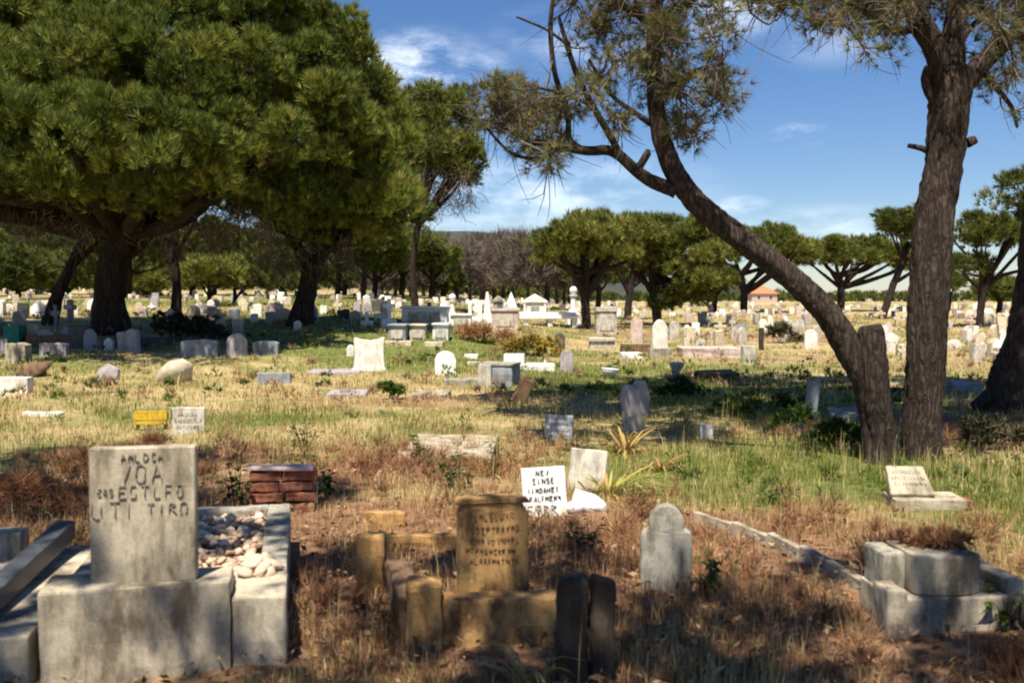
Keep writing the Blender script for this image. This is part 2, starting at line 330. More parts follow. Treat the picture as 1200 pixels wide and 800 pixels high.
# ---------------------------------------------------------------- ground sheet
PATCH = []   # kind, x, y, rx, ry, strength  (kinds of sward: 0 green, 1 brown)
def patch(kind, px, py, rx, ry, s=1.0, rot=0.0):
    g = G(px, py); PATCH.append((kind, g.x, g.y, rx, ry, s, rot))
for a in [(0, 760, 455, 2.6, 2.6, .9), (0, 880, 465, 2.6, 3.0, .95), (0, 985, 480, 2.0, 3.0, .9), (0, 690, 442, 2.6, 1.6, .9), (0, 300, 492, 1.1, .9, .95), (0, 170, 488, .8, .6, .6),
          (0, 500, 412, 3.2, 2.6, .8), (0, 640, 432, 3.5, 1.6, .75), (0, 560, 425, 3, 2, .5), (0, 1000, 560, 2.6, 1.8, .75), (0, 880, 560, 1.8, 1.6, .6), (0, 1170, 590, 1.2, 1.4, .9), (0, 760, 545, 1.2, 1.2, .4),
          (0, 830, 430, 3.0, 2.0, .6), (0, 110, 425, 4, 2.0, .4), (0, 460, 395, 5, 6, .8), (0, 330, 372, 6, 8, .6), (0, 60, 355, 14, 16, .5), (0, 480, 352, 14, 25, .6), (0, 1150, 700, .8, .5, .7), (0, 830, 690, .25, .25, .8),
          (1, 300, 640, 1.6, 1.8, .9), (1, 520, 640, 1.6, 1.7, .9), (1, 720, 640, 1.2, 1.3, .95), (1, 900, 700, 1.5, 1.3, .9), (1, 1050, 760, 1.5, .9, .9), (1, 500, 545, 1.3, 1.2, .75), (1, 930, 625, .9, .8, .7),
          (1, 60, 580, 1.5, 1.6, .9), (1, 1160, 505, 1.5, 2.0, .9), (1, 700, 760, 3.5, .8, .9), (1, 380, 560, 1.0, 1.0, .8), (1, 240, 540, .8, .9, .7), (1, 870, 395, 6, 5, .35), (1, 540, 470, 2, 1.2, .35), (1, 690, 470, 1.2, 1.0, .35), (1, 1050, 600, 1.5, .6, .3)]: patch(*a)
def wob(x, y, s, ph=0):
    return (np.sin(x * s + 1.7 * np.sin(y * s * .7 + ph) + ph) * np.cos(y * s * 1.1 + 1.3 * np.sin(x * s * .8 + ph * 2)) + .5 * np.sin(x * s * 2.3 + y * s * 1.9 + ph)) / 1.5
def zone(x, y):
    far = np.clip((np.hypot(x, y) - 14) / 14, 0, 1); g = .37 + .24 * wob(x, y, .9, 1.0) + .12 * wob(x, y, 3.1, 4.0) + far * .22 * wob(x, y, .31, 2.0); b = .18 + .2 * wob(x, y, 1.1, 2.6) + .12 * wob(x, y, 3.7, .5) + far * (.12 + .3 * wob(x, y, .23, 5.0))
    for (k, cx, cy, rx, ry, s, _r) in PATCH:
        d = np.sqrt(((x - cx) / rx) ** 2 + ((y - cy) / ry) ** 2) + .22 * wob(x, y, 2.0, cx)
        m = np.clip(1.35 - d, 0, 1); m = m * m * (3 - 2 * m) * s
        if k == 0: g = g + (1 - g) * m; b = b * (1 - m)
        else: b = b + (1 - b) * m; g = g * (1 - m * .8)
    near = np.clip((8.2 - y) / 1.5, 0, 1) * np.clip((y + 40) / 5, 0, 1)
    b = np.maximum(b, near * .6); return np.clip(g, 0, 1), np.clip(b, 0, 1)
rr = np.concatenate([[0.5], np.geomspace(1.2, 60, 190), np.geomspace(63, 9000, 60)]); na = 900
aa = np.concatenate([np.linspace(-40, 40, 600, endpoint=False), np.linspace(40, 320, na - 600, endpoint=False)])
RR, AA = np.meshgrid(rr, np.radians(aa), indexing='ij'); gx = RR * np.sin(AA); gy = RR * np.cos(AA)
gm = MB(); nr_ = len(rr)
i0 = np.arange((nr_ - 1) * na); rw = i0 // na; cc = i0 % na; c2 = (cc + 1) % na
gm.add(np.stack([gx, gy, height(gx, gy)], -1).reshape(-1, 3), np.stack([rw * na + cc, (rw + 1) * na + cc, (rw + 1) * na + c2, rw * na + c2], 1)[:, ::-1])
gm.add([(0, 0, hz(0, 0))] + [(gx[0, j], gy[0, j], hz(gx[0, j], gy[0, j])) for j in range(na)], [(0, 1 + (j + 1) % na, 1 + j) for j in range(na)])
def ground_mat():
    m, n, b = newmat('grassy ground'); v = objvec(n)
    gz = n.nodes.new('ShaderNodeAttribute'); gz.attribute_name = 'green'; bz = n.nodes.new('ShaderNodeAttribute'); bz.attribute_name = 'brown'
    n1 = noise_tex(n, 5.5, 8, .72, v); n2 = noise_tex(n, 1.1, 6, .65, v); n3 = noise_tex(n, 38, 5, .7, v)
    straw = ramp(n, n1, [(.28, (.27, .18, .08)), (.48, (.47, .35, .16)), (.7, (.62, .50, .28))])
    green = ramp(n, n1, [(.28, (.05, .065, .014)), (.5, (.13, .16, .035)), (.72, (.27, .27, .075))])
    brown = ramp(n, n1, [(.28, (.10, .046, .028)), (.5, (.27, .14, .078)), (.74, (.44, .26, .155))])
    def sharpen(att, k):
        a = n.nodes.new('ShaderNodeMath'); a.operation = 'ADD'; n.links.new(att.outputs['Fac'], a.inputs[0])
        s = n.nodes.new('ShaderNodeMath'); s.operation = 'MULTIPLY_ADD'; n.links.new(n2, s.inputs[0]); s.inputs[1].default_value = .9; s.inputs[2].default_value = -.45; n.links.new(s.outputs[0], a.inputs[1])
        return ramp(n, a.outputs[0], [(.25, (0, 0, 0)), (.75, (k, k, k))])
    c = mixc(n, sharpen(bz, .95), straw, brown); c = mixc(n, sharpen(gz, .95), c, green)
    c = mixc(n, .7, c, ramp(n, n3, [(.3, (.6, .6, .6)), (.7, (1.2, 1.2, 1.2))]), 'MULTIPLY')
    n.links.new(c, b.inputs['Base Color']); bump(n, b, n3, .8, .05); return m
ground = gm.build('ground', ground_mat(), smooth=True); tag(ground, 'dry grassy cemetery ground with worn brown and green patches', 'ground', kind='structure')
gg, gb = zone(gx.ravel(), gy.ravel())
for nm, arr in (('green', gg), ('brown', gb)):
    a = ground.data.attributes.new(nm, 'FLOAT', 'POINT'); full = np.zeros(len(ground.data.vertices), np.float32); full[:len(arr)] = arr; a.data.foreach_set('value', full)

# hills far behind the left and the middle
def ridge(name, label, pts, D, depth, mat):
    mb = MB(); xs = np.linspace(pts[0][0], pts[-1][0], 160); ys = np.interp(xs, [p[0] for p in pts], [p[1] for p in pts])
    rows = []
    for k, (f_, dd) in enumerate([(0, -.6), (.35, -.38), (.7, -.18), (.92, -.05), (1.0, 0), (.8, .3), (.0, 1.0)]):
        Y = D + dd * depth; top = np.array([P(x, y, D) for x, y in zip(xs, ys)])
        z = top[:, 2] * f_ + (f_ < .99) * f_ * (3 * np.sin(xs * .05 + k)) + D * .0012 * (np.sin(xs * .031 + 1) + .5 * np.sin(xs * .083)) * f_ - 5 * (1 - f_)
        rows.append(np.stack([top[:, 0] * (1 + dd * depth / D * .3), np.full(len(xs), Y), z], 1))
    n = len(xs); V = np.concatenate(rows); Fc = [(r * n + i, r * n + i + 1, (r + 1) * n + i + 1, (r + 1) * n + i) for r in range(len(rows) - 1) for i in range(n - 1)]
    mb.add(V, Fc); return tag(mb.build(name, mat, smooth=True), label, 'hill', kind='structure')
def hill_mat(name, a, b_, c_, s):
    m, n, b = newmat(name); v = objvec(n)
    col = ramp(n, noise_tex(n, s, 8, .7, v), [(.3, a), (.5, b_), (.72, c_)]); n.links.new(col, b.inputs['Base Color']); b.inputs['Roughness'].default_value = 1; bump(n, b, noise_tex(n, s * 4, 6, .7, v), 1, 12); return m
ridge('hill', 'wooded dark ridge behind the far trees', [(-700, 230), (-300, 215), (-60, 250), (200, 262), (420, 272), (500, 268), (560, 271), (600, 276), (650, 284), (720, 305), (800, 330), (900, 347), (960, 352)], 900, 500,
      hill_mat('wooded hill', (.03, .038, .03), (.06, .07, .055), (.11, .11, .085), .012))
ridge('mountain', 'bare mauve mountainside behind the big left pine', [(-900, 150), (-400, 130), (-150, 175), (0, 205), (60, 222), (130, 242), (220, 262), (330, 285), (420, 310)], 2600, 1200,
      hill_mat('mountain rock', (.12, .10, .10), (.19, .165, .155), (.27, .235, .21), .006))

# ---------------------------------------------------------------- grass and litter (nobody could count it)
KEEP = []   # footprints kept free of tall blades: (x, y, radius)
def scatter_blades(name, label, mat, N, want, lmin, lmax, wbase, seed, r0=3.3, r1=70, lean=.5, ang=37):
    rng = np.random.default_rng(seed); a = np.radians(rng.uniform(-ang, ang, N)); r = np.exp(rng.uniform(math.log(r0), math.log(r1), N))
    cl = rng.normal(0, .05, (N // 7 + 1, 2)).repeat(7, 0)[:N]
    a = (a[: N // 7 + 1]).repeat(7)[:N]; r = r[: N // 7 + 1].repeat(7)[:N]
    x = r * np.sin(a) + rng.normal(0, .035, N) * np.sqrt(r / 5); y = r * np.cos(a) + rng.normal(0, .035, N) * np.sqrt(r / 5)
    g, b = zone(x, y); keep = rng.uniform(size=N) < want(g, b, x, y) * np.clip(.72 + .75 * wob(x, y, 1.7, 9) + .35 * wob(x, y, 4.3, 3), .12, 1)
    for (kx, ky, kr) in KEEP: keep &= np.hypot(x - kx, y - ky) > kr * rng.uniform(.85, 1.05, N)
    x, y, r = x[keep], y[keep], r[keep]; n = len(x); z = height(x, y) - .01
    L = rng.uniform(lmin, lmax, n) * (.75 + .4 * wob(x, y, 1.3, seed)); w = wbase * np.maximum(1, r / 7) * rng.uniform(.6, 1.3, n)
    th = rng.uniform(0, 2 * math.pi, n); ld = np.stack([np.cos(th), np.sin(th), np.zeros(n)], 1); le = np.abs(rng.normal(0, lean, n)); ph = th + rng.normal(math.pi / 2, .7, n)
    sd_ = np.stack([np.cos(ph), np.sin(ph), np.zeros(n)], 1) * (w / 2)[:, None]
    p = np.stack([x, y, z], 1); up = np.array((0, 0, 1.0))
    m1 = p + (up * .55 + ld * (le * .25)[:, None]) * L[:, None]; m2 = p + (up * (1 - .25 * le)[:, None] + ld * (le * .8)[:, None]) * L[:, None]
    V = np.stack([p - sd_, p + sd_, m1 + sd_ * .7, m1 - sd_ * .7, m2], 1).reshape(-1, 3); i = np.arange(n) * 5
    t = np.clip(rng.normal(.5, .22, n) + .15 * wob(x, y, .8, seed + 1), 0, 1).repeat(5)
    mb = MB(); mb.add(V, np.stack([i, i + 1, i + 2, i + 3], 1), t); mb.f.append(np.stack([i + 3, i + 2, i + 4], 1))
    return tag(mb.build(name, mat), label, 'grass', kind='stuff')

# ---------------------------------------------------------------- trees
def rpx(r, Y): return r * Y / F
def pine(label, trunk, limbs=(), lobes=(), cat='tree', group=None, seed=1, bark='barkdark', leaf='needlef', lump=.62, tufts=50, k=13, L=.26, W=.03, fill=1.0, shell=.62, up=.6, twigs=0, name='pine_tree', Y=None, sides=12, zmin=-.35, tint=(.5, .16), twig_to=0, squash=.8, rough=.10, spread=.5, rag=True):
    """trunk: (px, py, half width px[, dY]); limbs: lists of the same; lobes: (px, py, rx px, rz px[, dY, ry factor])"""
    rng = np.random.default_rng(seed); g = G(trunk[0][0], trunk[0][1]) if Y is None else None
    Y = Y or g.y
    def pt(t): return P(t[0], t[1], Y + (t[3] if len(t) > 3 else 0))
    root = empty(name, (pt(trunk[0]).x, Y, hz(pt(trunk[0]).x, Y)), 0, label, cat, group); o = Vector(root.location)
    tb = MB(); pts = [pt(t) - o for t in trunk]; rad = [rpx(t[2], Y) for t in trunk]
    pts = [Vector((pts[0].x, pts[0].y, -.4)), Vector((pts[0].x, pts[0].y, 0.02))] + pts[1:]; rad = [rad[0] * 1.45, rad[0] * 1.15] + rad[1:]
    tube(tb, pts, rad, sides, rough, rng, step=max(rad) * .35 if sides > 14 else None)
    lobeW = [(np.array(P(l[0], l[1], Y + (l[4] if len(l) > 4 else 0)) - o), rpx(l[2], Y), rpx(l[2], Y) * (l[5] if len(l) > 5 else 1.0), rpx(l[3], Y)) for l in lobes]
    for li in limbs: tube(tb, [pt(t) - o for t in li], [rpx(t[2], Y) for t in li], max(6, sides - 4), rough, rng)
    for (c, rx, ry, rz) in list(lobeW) if rag else []:
        for _k in range(2):
            a_ = rng.uniform(0, 6.28); q = rng.uniform(.3, .5); lobeW.append((c + np.array((math.cos(a_) * rx, math.sin(a_) * ry, rng.uniform(-.4, .9) * rz)), rx * q, ry * q, rz * q))
    top = np.array(pts[-1]); C = lumps_of(lobeW, lump, rng, fill, zmin, shell) if lobes else np.zeros((0, 3))
    for (c, rx, ry, rz) in lobeW:
        st = np.array(pts[rng.integers(max(1, len(pts) - 2), len(pts))]); mid = st * .4 + c * .6 - np.array((0, 0, rz * .35)); tube(tb, [st, mid, c], [rad[-1] * .75, rad[-1] * .5, rad[-1] * .18], 6, .1, rng)
        if twig_to:
            for q in C[rng.permutation(len(C))[:0]]: pass
    if twig_to and len(C):
        base = np.array([l[0] for l in lobeW])
        for q in C[rng.permutation(len(C))[:twig_to]]:
            j = np.argmin(np.linalg.norm(base - q, axis=1)); s = base[j] - np.array((0, 0, lobeW[j][3] * .5)); tube(tb, [s, (s + q) / 2 + rng.normal(0, .1, 3) * lump, q], [rad[-1] * .22, rad[-1] * .14, rad[-1] * .05], 5, 0, rng, cap=False)
    tb.build('trunk', M[bark], root, smooth=True)
    if len(C):
        cb = MB(); needles(cb, C, lump * rng.uniform(.7, 1.25, len(C)), tufts, k, L, W, rng, up, spread, squash, tint=tint); cb.build('crown', M[leaf], root)
    return root, o, Y, lobeW, rng
def hanging_twigs(root, boxes, n, seed, Lr=(.5, 1.6), W=.03):
    """fine dead twigs under a crown, hanging and forked"""
    rng = np.random.default_rng(seed); mb = MB(); o = Vector(root.location)
    for (x0, x1, y0, y1, Y, dY) in boxes:
        m = n; px = rng.uniform(x0, x1, m); py = rng.uniform(y0, y1, m)
        for i in range(m):
            p = np.array(P(px[i], py[i], Y + rng.uniform(-dY, dY)) - o); L = rng.uniform(*Lr)
            for j in range(4):
                d = unit(np.array((rng.normal(0, .6), rng.normal(0, .6), rng.uniform(-1.2, -.1)))); s = unit(np.cross(d, rng.normal(size=3))) * W * .5; q = p + d * L * rng.uniform(.4, 1)
                mb.add([p - s, p + s, q + s * .5, q - s * .5], [(0, 1, 2, 3)], rng.uniform(0, 1))
                if rng.uniform() < .5: p = q
    mb.build('dead_twigs', M['twig'], root)

# the great pine on the left
big, o_, Y_, lw_, _r = pine('huge dense stone pine on the left with a dark thick trunk over the shaded graves',
    [(130, 388, 20), (128, 350, 17), (134, 310, 17), (146, 270, 19), (155, 235, 20)],
    [[(146, 275, 12), (110, 250, 9), (70, 215, 6)], [(150, 262, 11), (205, 235, 9), (262, 190, 5)], [(155, 240, 12), (165, 190, 9), (150, 120, 5)], [(140, 300, 6), (165, 290, 5), (190, 255, 3)]],
    [(150, 120, 120, 80, -4.2, .5), (250, 30, 110, 70, -1.5, .6), (330, 40, 60, 60, 0, .6), (60, 222, 100, 24, -4.6, .5), (150, 232, 80, 24, -5, .5), (235, 235, 70, 28, -4.2, .5), (-50, 215, 90, 26, -4.5, .5), (30, 130, 110, 70, -3.8, .5), (60, 75, 125, 85, -2.3, 0.62), (190, 50, 120, 80, -1.3, 0.62), (-70, 110, 120, 100, -0.8, 0.62), (255, 130, 100, 85, -1.8, 0.62), (120, 150, 130, 75, -3.3, 0.62), (10, 165, 110, 55, -2.8, 0.62), (205, 195, 85, 50, -2.8, 0.62), (120, -20, 180, 60, 0.2, 0.62), (-150, 40, 140, 120, 0.2, 0.62), (290, 60, 70, 55, -0.3, 0.62), (310, 100, 70, 70, 0.2, 0.62), (60, 208, 110, 32, -3.8, 0.62), (170, 222, 75, 28, -4.3, 0.62), (265, 215, 65, 45, -2.8, 0.62), (90, 185, 150, 45, -5.8, 0.62), (235, 185, 70, 40, -4.8, 0.62), (-60, 200, 90, 35, -3.8, 0.62)],
    seed=11, Y=29, leaf='needle', lump=.55, tufts=84, k=20, L=.27, W=.025, up=1.0, sides=16, fill=1.0, squash=1.0, zmin=-.3, spread=.36, tint=(.5, .2), shell=.74)
hanging_twigs(big, [(20, 330, 232, 275, 29, 3.0), (0, 130, 222, 258, 29, 2.5), (160, 330, 240, 285, 30, 3.0)], 480, 5, (.2, .65), .02)
leftB, *_ = pine('tall dense pine whose leaning trunk rises to the right, right of the great pine',
    [(350, 380, 14), (358, 350, 11), (366, 315, 11), (380, 285, 11), (392, 255, 9)],
    [[(366, 318, 8), (352, 296, 7), (338, 262, 5)], [(380, 285, 7), (400, 270, 5), (425, 245, 3)]],
    [(370, 110, 75, 70, -0.4, 0.75), (425, 160, 48, 62, -0.4, 0.75), (330, 180, 70, 55, -0.9, 0.75), (405, 235, 62, 55, -1.4, 0.75), (345, 235, 65, 42, -0.9, 0.75), (380, 60, 45, 36, -0.4, 0.75), (440, 215, 32, 45, -0.4, 0.75), (300, 110, 60, 60, 0.6, 0.75), (400, 278, 60, 30, -0.9, 0.75), (445, 262, 28, 34, -0.4, 0.75), (425, 240, 46, 46, -1.9, 0.75), (345, 262, 52, 26, -2.4, 0.75), (310, 230, 55, 34, -1.9, 0.75), (440, 250, 26, 30, -0.4, 0.75), (380, 190, 70, 60, -2.9, 0.75), (350, 150, 80, 60, -2.4, 0.75)],
    seed=12, Y=31, leaf='needle', lump=.58, tufts=84, k=20, L=.30, W=.028, up=1.0, sides=14, fill=.9, squash=1.1, zmin=-.3, tint=(.62, .2), spread=.36, shell=.78)
hanging_twigs(leftB, [(300, 420, 272, 312, 31, 2.2)], 380, 6, (.2, .6), .02)
pine('slim dark pine trunk leaning right at the far left', [(58, 377, 8), (68, 345, 7), (84, 310, 6), (98, 280, 6), (104, 262, 5)], [[(84, 312, 4), (108, 290, 3), (130, 262, 2)]], [(95, 245, 62, 26), (40, 250, 60, 24)], seed=13, Y=31, leaf='needlef', lump=.6, tufts=36, k=12, L=.3, W=.034, fill=.5, tint=(.25, .15))
pine('slim upright pine trunk between the great pine and the small umbrella pines', [(206, 366, 6), (207, 330, 5), (204, 300, 5), (205, 268, 5)], [[(207, 320, 3), (196, 295, 2.5), (190, 270, 2)], [(205, 300, 3), (216, 282, 2), (226, 262, 1.5)]], [(205, 245, 60, 26)], seed=14, Y=36, leaf='needlef', lump=.7, tufts=34, k=12, L=.34, W=.04, fill=.5, tint=(.25, .15))
midc, *_ = pine('open pine with a bare twiggy underside beyond the tall dense pine', [(486, 350, 4), (484, 310, 3.6), (490, 265, 3.5), (498, 225, 3)],
    [[(490, 262, 2.4), (515, 236, 2), (540, 205, 1.5)], [(490, 260, 2.4), (475, 225, 1.6), (470, 195, 1.2)], [(498, 225, 2.4), (520, 190, 1.6), (530, 160, 1.2)]],
    [(500, 138, 48, 30), (530, 155, 34, 30), (470, 150, 45, 40), (545, 185, 20, 26), (505, 180, 50, 26), (545, 207, 17, 13), (500, 203, 40, 16), (480, 190, 34, 26), (530, 188, 34, 20)], seed=15, Y=52, lump=.8, tufts=44, k=12, L=.42, W=.055, fill=1.0, zmin=-.4, tint=(.45, .18))
hanging_twigs(midc, [(470, 555, 190, 240, 52, 3.0)], 420, 7, (.3, .9), .032)

# the two near trees and the one at the right edge
def near_tree(label, Y, trunk, branches, clusters, seed, foliage_n, extra=None, sides=26, Wn=.0075, Ln=.13, lr=.16, tufts=16, k=20, twig_n=5):
    rng = np.random.default_rng(seed); P0 = P(trunk[0][0], trunk[0][1], Y); root = empty('pine_tree', (P0.x, Y, hz(P0.x, Y)), 0, label, 'tree'); o = Vector(root.location)
    pt = lambda t: P(t[0], t[1], Y + (t[3] if len(t) > 3 else 0)) - o
    tb = MB(); pts = [pt(t) for t in trunk]; rad = [rpx(t[2], Y) for t in trunk]
    pts = [Vector((pts[0].x, pts[0].y, -.35)), Vector((pts[0].x, pts[0].y, .03))] + pts[1:]; rad = [rad[0] * 1.45, rad[0] * 1.12] + rad[1:]
    tube(tb, pts, rad, sides, .09, rng, step=.05); tb.build('trunk', M['bark'], root, smooth=True)
    segs = []
    for br in branches:
        b = MB(); q = [pt(t) for t in br]; r = [rpx(t[2], Y) for t in br]; tube(b, q, r, 12 if r[0] > .05 else 8, .08, rng, step=.06); b.build('branch', M['bark'], root, smooth=True)
        qa = np.array([tuple(v) for v in q]); segs += [qa[i] * (1 - t) + qa[i + 1] * t for i in range(len(qa) - 1) for t in (0, .33, .66, 1)]
    segs += [np.array(tuple(v)) for v in pts[4:]]; segs = np.array(segs)
    C = []; tw = MB()
    for (px, py, rx, ry, n, dY) in clusters:
        for _ in range(int(n * foliage_n)):
            a = rng.uniform(0, 2 * math.pi); rr_ = math.sqrt(rng.uniform()); c = np.array(tuple(P(px + rx * rr_ * math.cos(a), py + ry * rr_ * math.sin(a), Y + dY + rng.normal(0, .55)) - o)); C.append(c)
            if rng.uniform() < .75:
                j = np.argmin(np.linalg.norm(segs - c, axis=1) + rng.uniform(0, .4, len(segs))); s = segs[j]; mid = (s + c) / 2 + np.array((0, 0, -.04)) + rng.normal(0, .07, 3)
                tube(tw, [s, mid, c], [.012, .008, .004], 5, 0, rng, cap=False, tint=rng.uniform(0, .7)); segs = np.vstack([segs, mid, c])
                for _k in range(twig_n):
                    e = c + rng.normal(0, .22, 3) + np.array((0, 0, -.08)); tube(tw, [mid * .5 + c * .5, (c + e) / 2 + rng.normal(0, .04, 3), e], [.005, .004, .002], 4, 0, rng, step=.12, cap=False, tint=rng.uniform(0, 1))
    tw.build('twigs', M['twig'], root, smooth=True); C = np.array(C)
    cb = MB(); needles(cb, C, lr * rng.uniform(.6, 1.4, len(C)), tufts, k, Ln, Wn, rng, .25, .6, .8, -.8, (.45, .22)); cb.build('crown', M['needlen'], root)
    return root, pt, rng
lean, lpt, lrng = near_tree('pine leaning left over the graves with an open twiggy crown and a sawn stub', 10.2,
    [(1032, 537, 18.5), (1026, 490, 16.7), (1016, 450, 16.7), (997, 412, 16.7), (972, 370, 15.0), (930, 328, 14.1), (880, 289, 13.6), (832, 252, 13.2), (798, 214, 12.3), (778, 172, 11.0), (768, 115, 9.7), (766, 55, 8.4), (770, 0, 7.5), (776, -70, 6.2)],
    [[(792, 224, 9), (766, 214, 8), (745, 200, 7), (728, 184, 6.5), (712, 176, 6), (690, 177, 5.5), (655, 172, 4.5), (625, 166, 3), (590, 150, 2)],
     [(728, 186, 5), (718, 165, 4.5), (695, 125, 4), (677, 90, 3.5), (664, 52, 3), (655, 20, 2)],
     [(690, 178, 4), (668, 165, 3.5), (665, 130, 3.2), (650, 85, 3, -.3), (645, 30, 2.8, -.3), (650, -10, 2, -.3)],
     [(765, 30, 6), (740, 12, 5), (718, 3, 4), (690, -20, 3)], [(768, 22, 6), (800, 5, 5), (835, -20, 4)], [(772, 120, 5), (795, 95, 4), (825, 80, 3), (850, 75, 2)], [(745, 202, 5), (760, 178, 4.5), (762, 178, 3)],
     [(770, 150, 4), (740, 130, 3), (715, 110, 2.4), (690, 70, 2)], [(655, 172, 3), (635, 185, 2.4), (600, 180, 2), (570, 150, 1.5)], [(695, 125, 2.5), (660, 110, 2), (615, 100, 1.6)], [(664, 52, 2), (640, 35, 1.6), (605, 20, 1.2)]],
    [(610, 125, 58, 36, 24, 0), (575, 110, 24, 20, 6, 0), (655, 150, 60, 26, 14, 0), (700, 100, 60, 60, 12, 0), (745, 60, 70, 60, 15, .3), (800, 100, 62, 60, 23, .2), (845, 85, 18, 40, 8, 0), (800, 20, 60, 36, 18, 0), (690, 20, 60, 30, 10, 0), (640, 185, 40, 14, 5, 0), (805, 150, 30, 22, 6, 0), (760, -40, 110, 40, 30, 0)], 21, 1.0)
sb = MB(); tube(sb, [lpt((1036, 545, 14, -.02)), lpt((1033, 510, 14, -.06)), lpt((1027, 460, 15, -.1)), lpt((1023, 420, 15, -.1)), lpt((1021, 385, 14, -.1)), lpt((1020.5, 381, 12, -.1))], [rpx(14, 10.2), rpx(15, 10.2), rpx(15.5, 10.2), rpx(15, 10.2), rpx(14, 10.2), rpx(11.5, 10.2)], 18, .1, lrng, step=.04); sb.build('sawn_stub', M['bark'], lean, smooth=True)
sb = MB(); tube(sb, [lpt((966, 372, 9)), lpt((967, 352, 8)), lpt((969, 346, 6))], [.09, .075, .05], 10, .2, lrng, step=.04); sb.build('broken_stub', M['bark'], lean, smooth=True)
up_, upt, urng = near_tree('tall upright pine with a straight furrowed trunk that forks at the top right', 10.3,
    [(1080, 537, 20.5), (1082, 480, 21), (1084, 430, 21.5), (1089, 340, 23), (1094, 270, 22), (1103, 205, 20.5), (1111, 145, 22), (1115, 105, 23), (1117, 82, 21)],
    [[(1108, 100, 16), (1098, 62, 14), (1078, 25, 13), (1060, -15, 11), (1045, -60, 8)], [(1116, 92, 16), (1117, 45, 13), (1122, 0, 11), (1124, -60, 8)], [(1124, 102, 15), (1143, 82, 12), (1168, 58, 11), (1200, 32, 9), (1245, 5, 7)],
     [(1100, 122, 8), (1089, 108, 6), (1085, 92, 6), (1090, 80, 7)], [(1092, 180, 4.5), (1080, 174, 3.5), (1064, 171, 2.5)], [(1134, 168, 6), (1143, 164, 5)], [(1080, 30, 6), (1052, 36, 5), (1020, 18, 4), (985, -5, 3)], [(1150, 78, 5), (1165, 100, 3.5), (1185, 125, 2.5), (1192, 150, 1.5)],
     [(1066, 0, 5), (1045, 10, 4), (1015, 5, 3), (960, -10, 2)], [(1172, 56, 5), (1165, 30, 4), (1150, 5, 3)], [(1120, 60, 5), (1135, 35, 4), (1160, 15, 3)], [(1190, 38, 4), (1200, 60, 3), (1215, 80, 2)]],
    [(905, 4, 45, 14, 9, 0), (985, 12, 60, 26, 16, 0), (1045, 40, 40, 30, 10, 0), (1150, 40, 60, 40, 16, 0), (1180, 110, 30, 40, 7, 0), (1060, 5, 60, 25, 14, 0), (1140, -20, 100, 30, 26, 0), (960, -30, 100, 20, 24, 0), (1120, -110, 200, 60, 50, 0)], 22, 1.0)
# crown of the two near trees above the frame (it throws the deep shade behind them)
ctop = MB(); rngc = np.random.default_rng(77)
cl = [(np.array((p[0], p[1], p[2])) - np.array(up_.location), p[3], p[4], p[5]) for p in [(1.6, 11.90, 6.9, 1.9, 1.5, .6), (3.4, 12.90, 7.4, 2.0, 1.7, .7), (5.4, 13.30, 7.9, 2.2, 1.8, .8), (7.4, 12.70, 7.7, 1.8, 1.9, .7), (4.6, 10.50, 7.3, 1.8, 1.4, .6), (6.6, 10.30, 7.4, 1.6, 1.4, .6), (.2, 11.30, 6.6, 1.2, 1.1, .45), (-.3, 13.30, 7.2, 1.3, 1.1, .45), (1.0, 14.30, 7.8, 1.8, 1.4, .5), (2.8, 15.90, 8.4, 2.0, 1.5, .6), (4.8, 16.30, 8.6, 2.0, 1.6, .6), (6.8, 15.70, 8.5, 1.9, 1.6, .6), (3.4, 10.70, 7.0, 1.5, 1.2, .5)]]
needles(ctop, lumps_of(cl, .42, rngc, 2.6), .4 * np.ones(len(lumps_of(cl, .42, np.random.default_rng(77), 2.6))), 52, 14, .17, .028, rngc, .5, .55, .8, tint=(.5, .2)); ctop.build('upper_crown', M['needlen'], up_)
edge, ept, erng = near_tree('broad dark trunk leaning right at the right edge with a flared root', 14.5,
    [(1184, 468, 27), (1188, 440, 24), (1197, 405, 20), (1208, 350, 19), (1216, 290, 19), (1222, 220, 19), (1228, 120, 20), (1240, 20, 16)],
    [[(1174, 456, 14), (1158, 468, 10), (1140, 476, 5)], [(1216, 220, 12), (1250, 150, 10), (1290, 100, 8)], [(1228, 130, 12), (1190, -20, 8), (1170, -90, 5)]], [(1290, 30, 80, 60, 20, 0), (1240, -60, 110, 40, 30, 0)], 23, 1.0, lr=.3, tufts=20, k=16, Ln=.2, Wn=.014)
ctop = MB(); cl = [(np.array((p[0], p[1], p[2])) - np.array(edge.location), p[3], p[4], p[5]) for p in [(8.6, 14.0, 8.2, 2.0, 2.2, .8), (10.5, 13.0, 8.0, 2.0, 2.4, .8)]]
C_ = lumps_of(cl, .45, rngc, 1.1); needles(ctop, C_, .42 * np.ones(len(C_)), 34, 14, .18, .028, rngc, .5, .55, .8, tint=(.4, .2)); ctop.build('upper_crown', M['needlen'], edge)

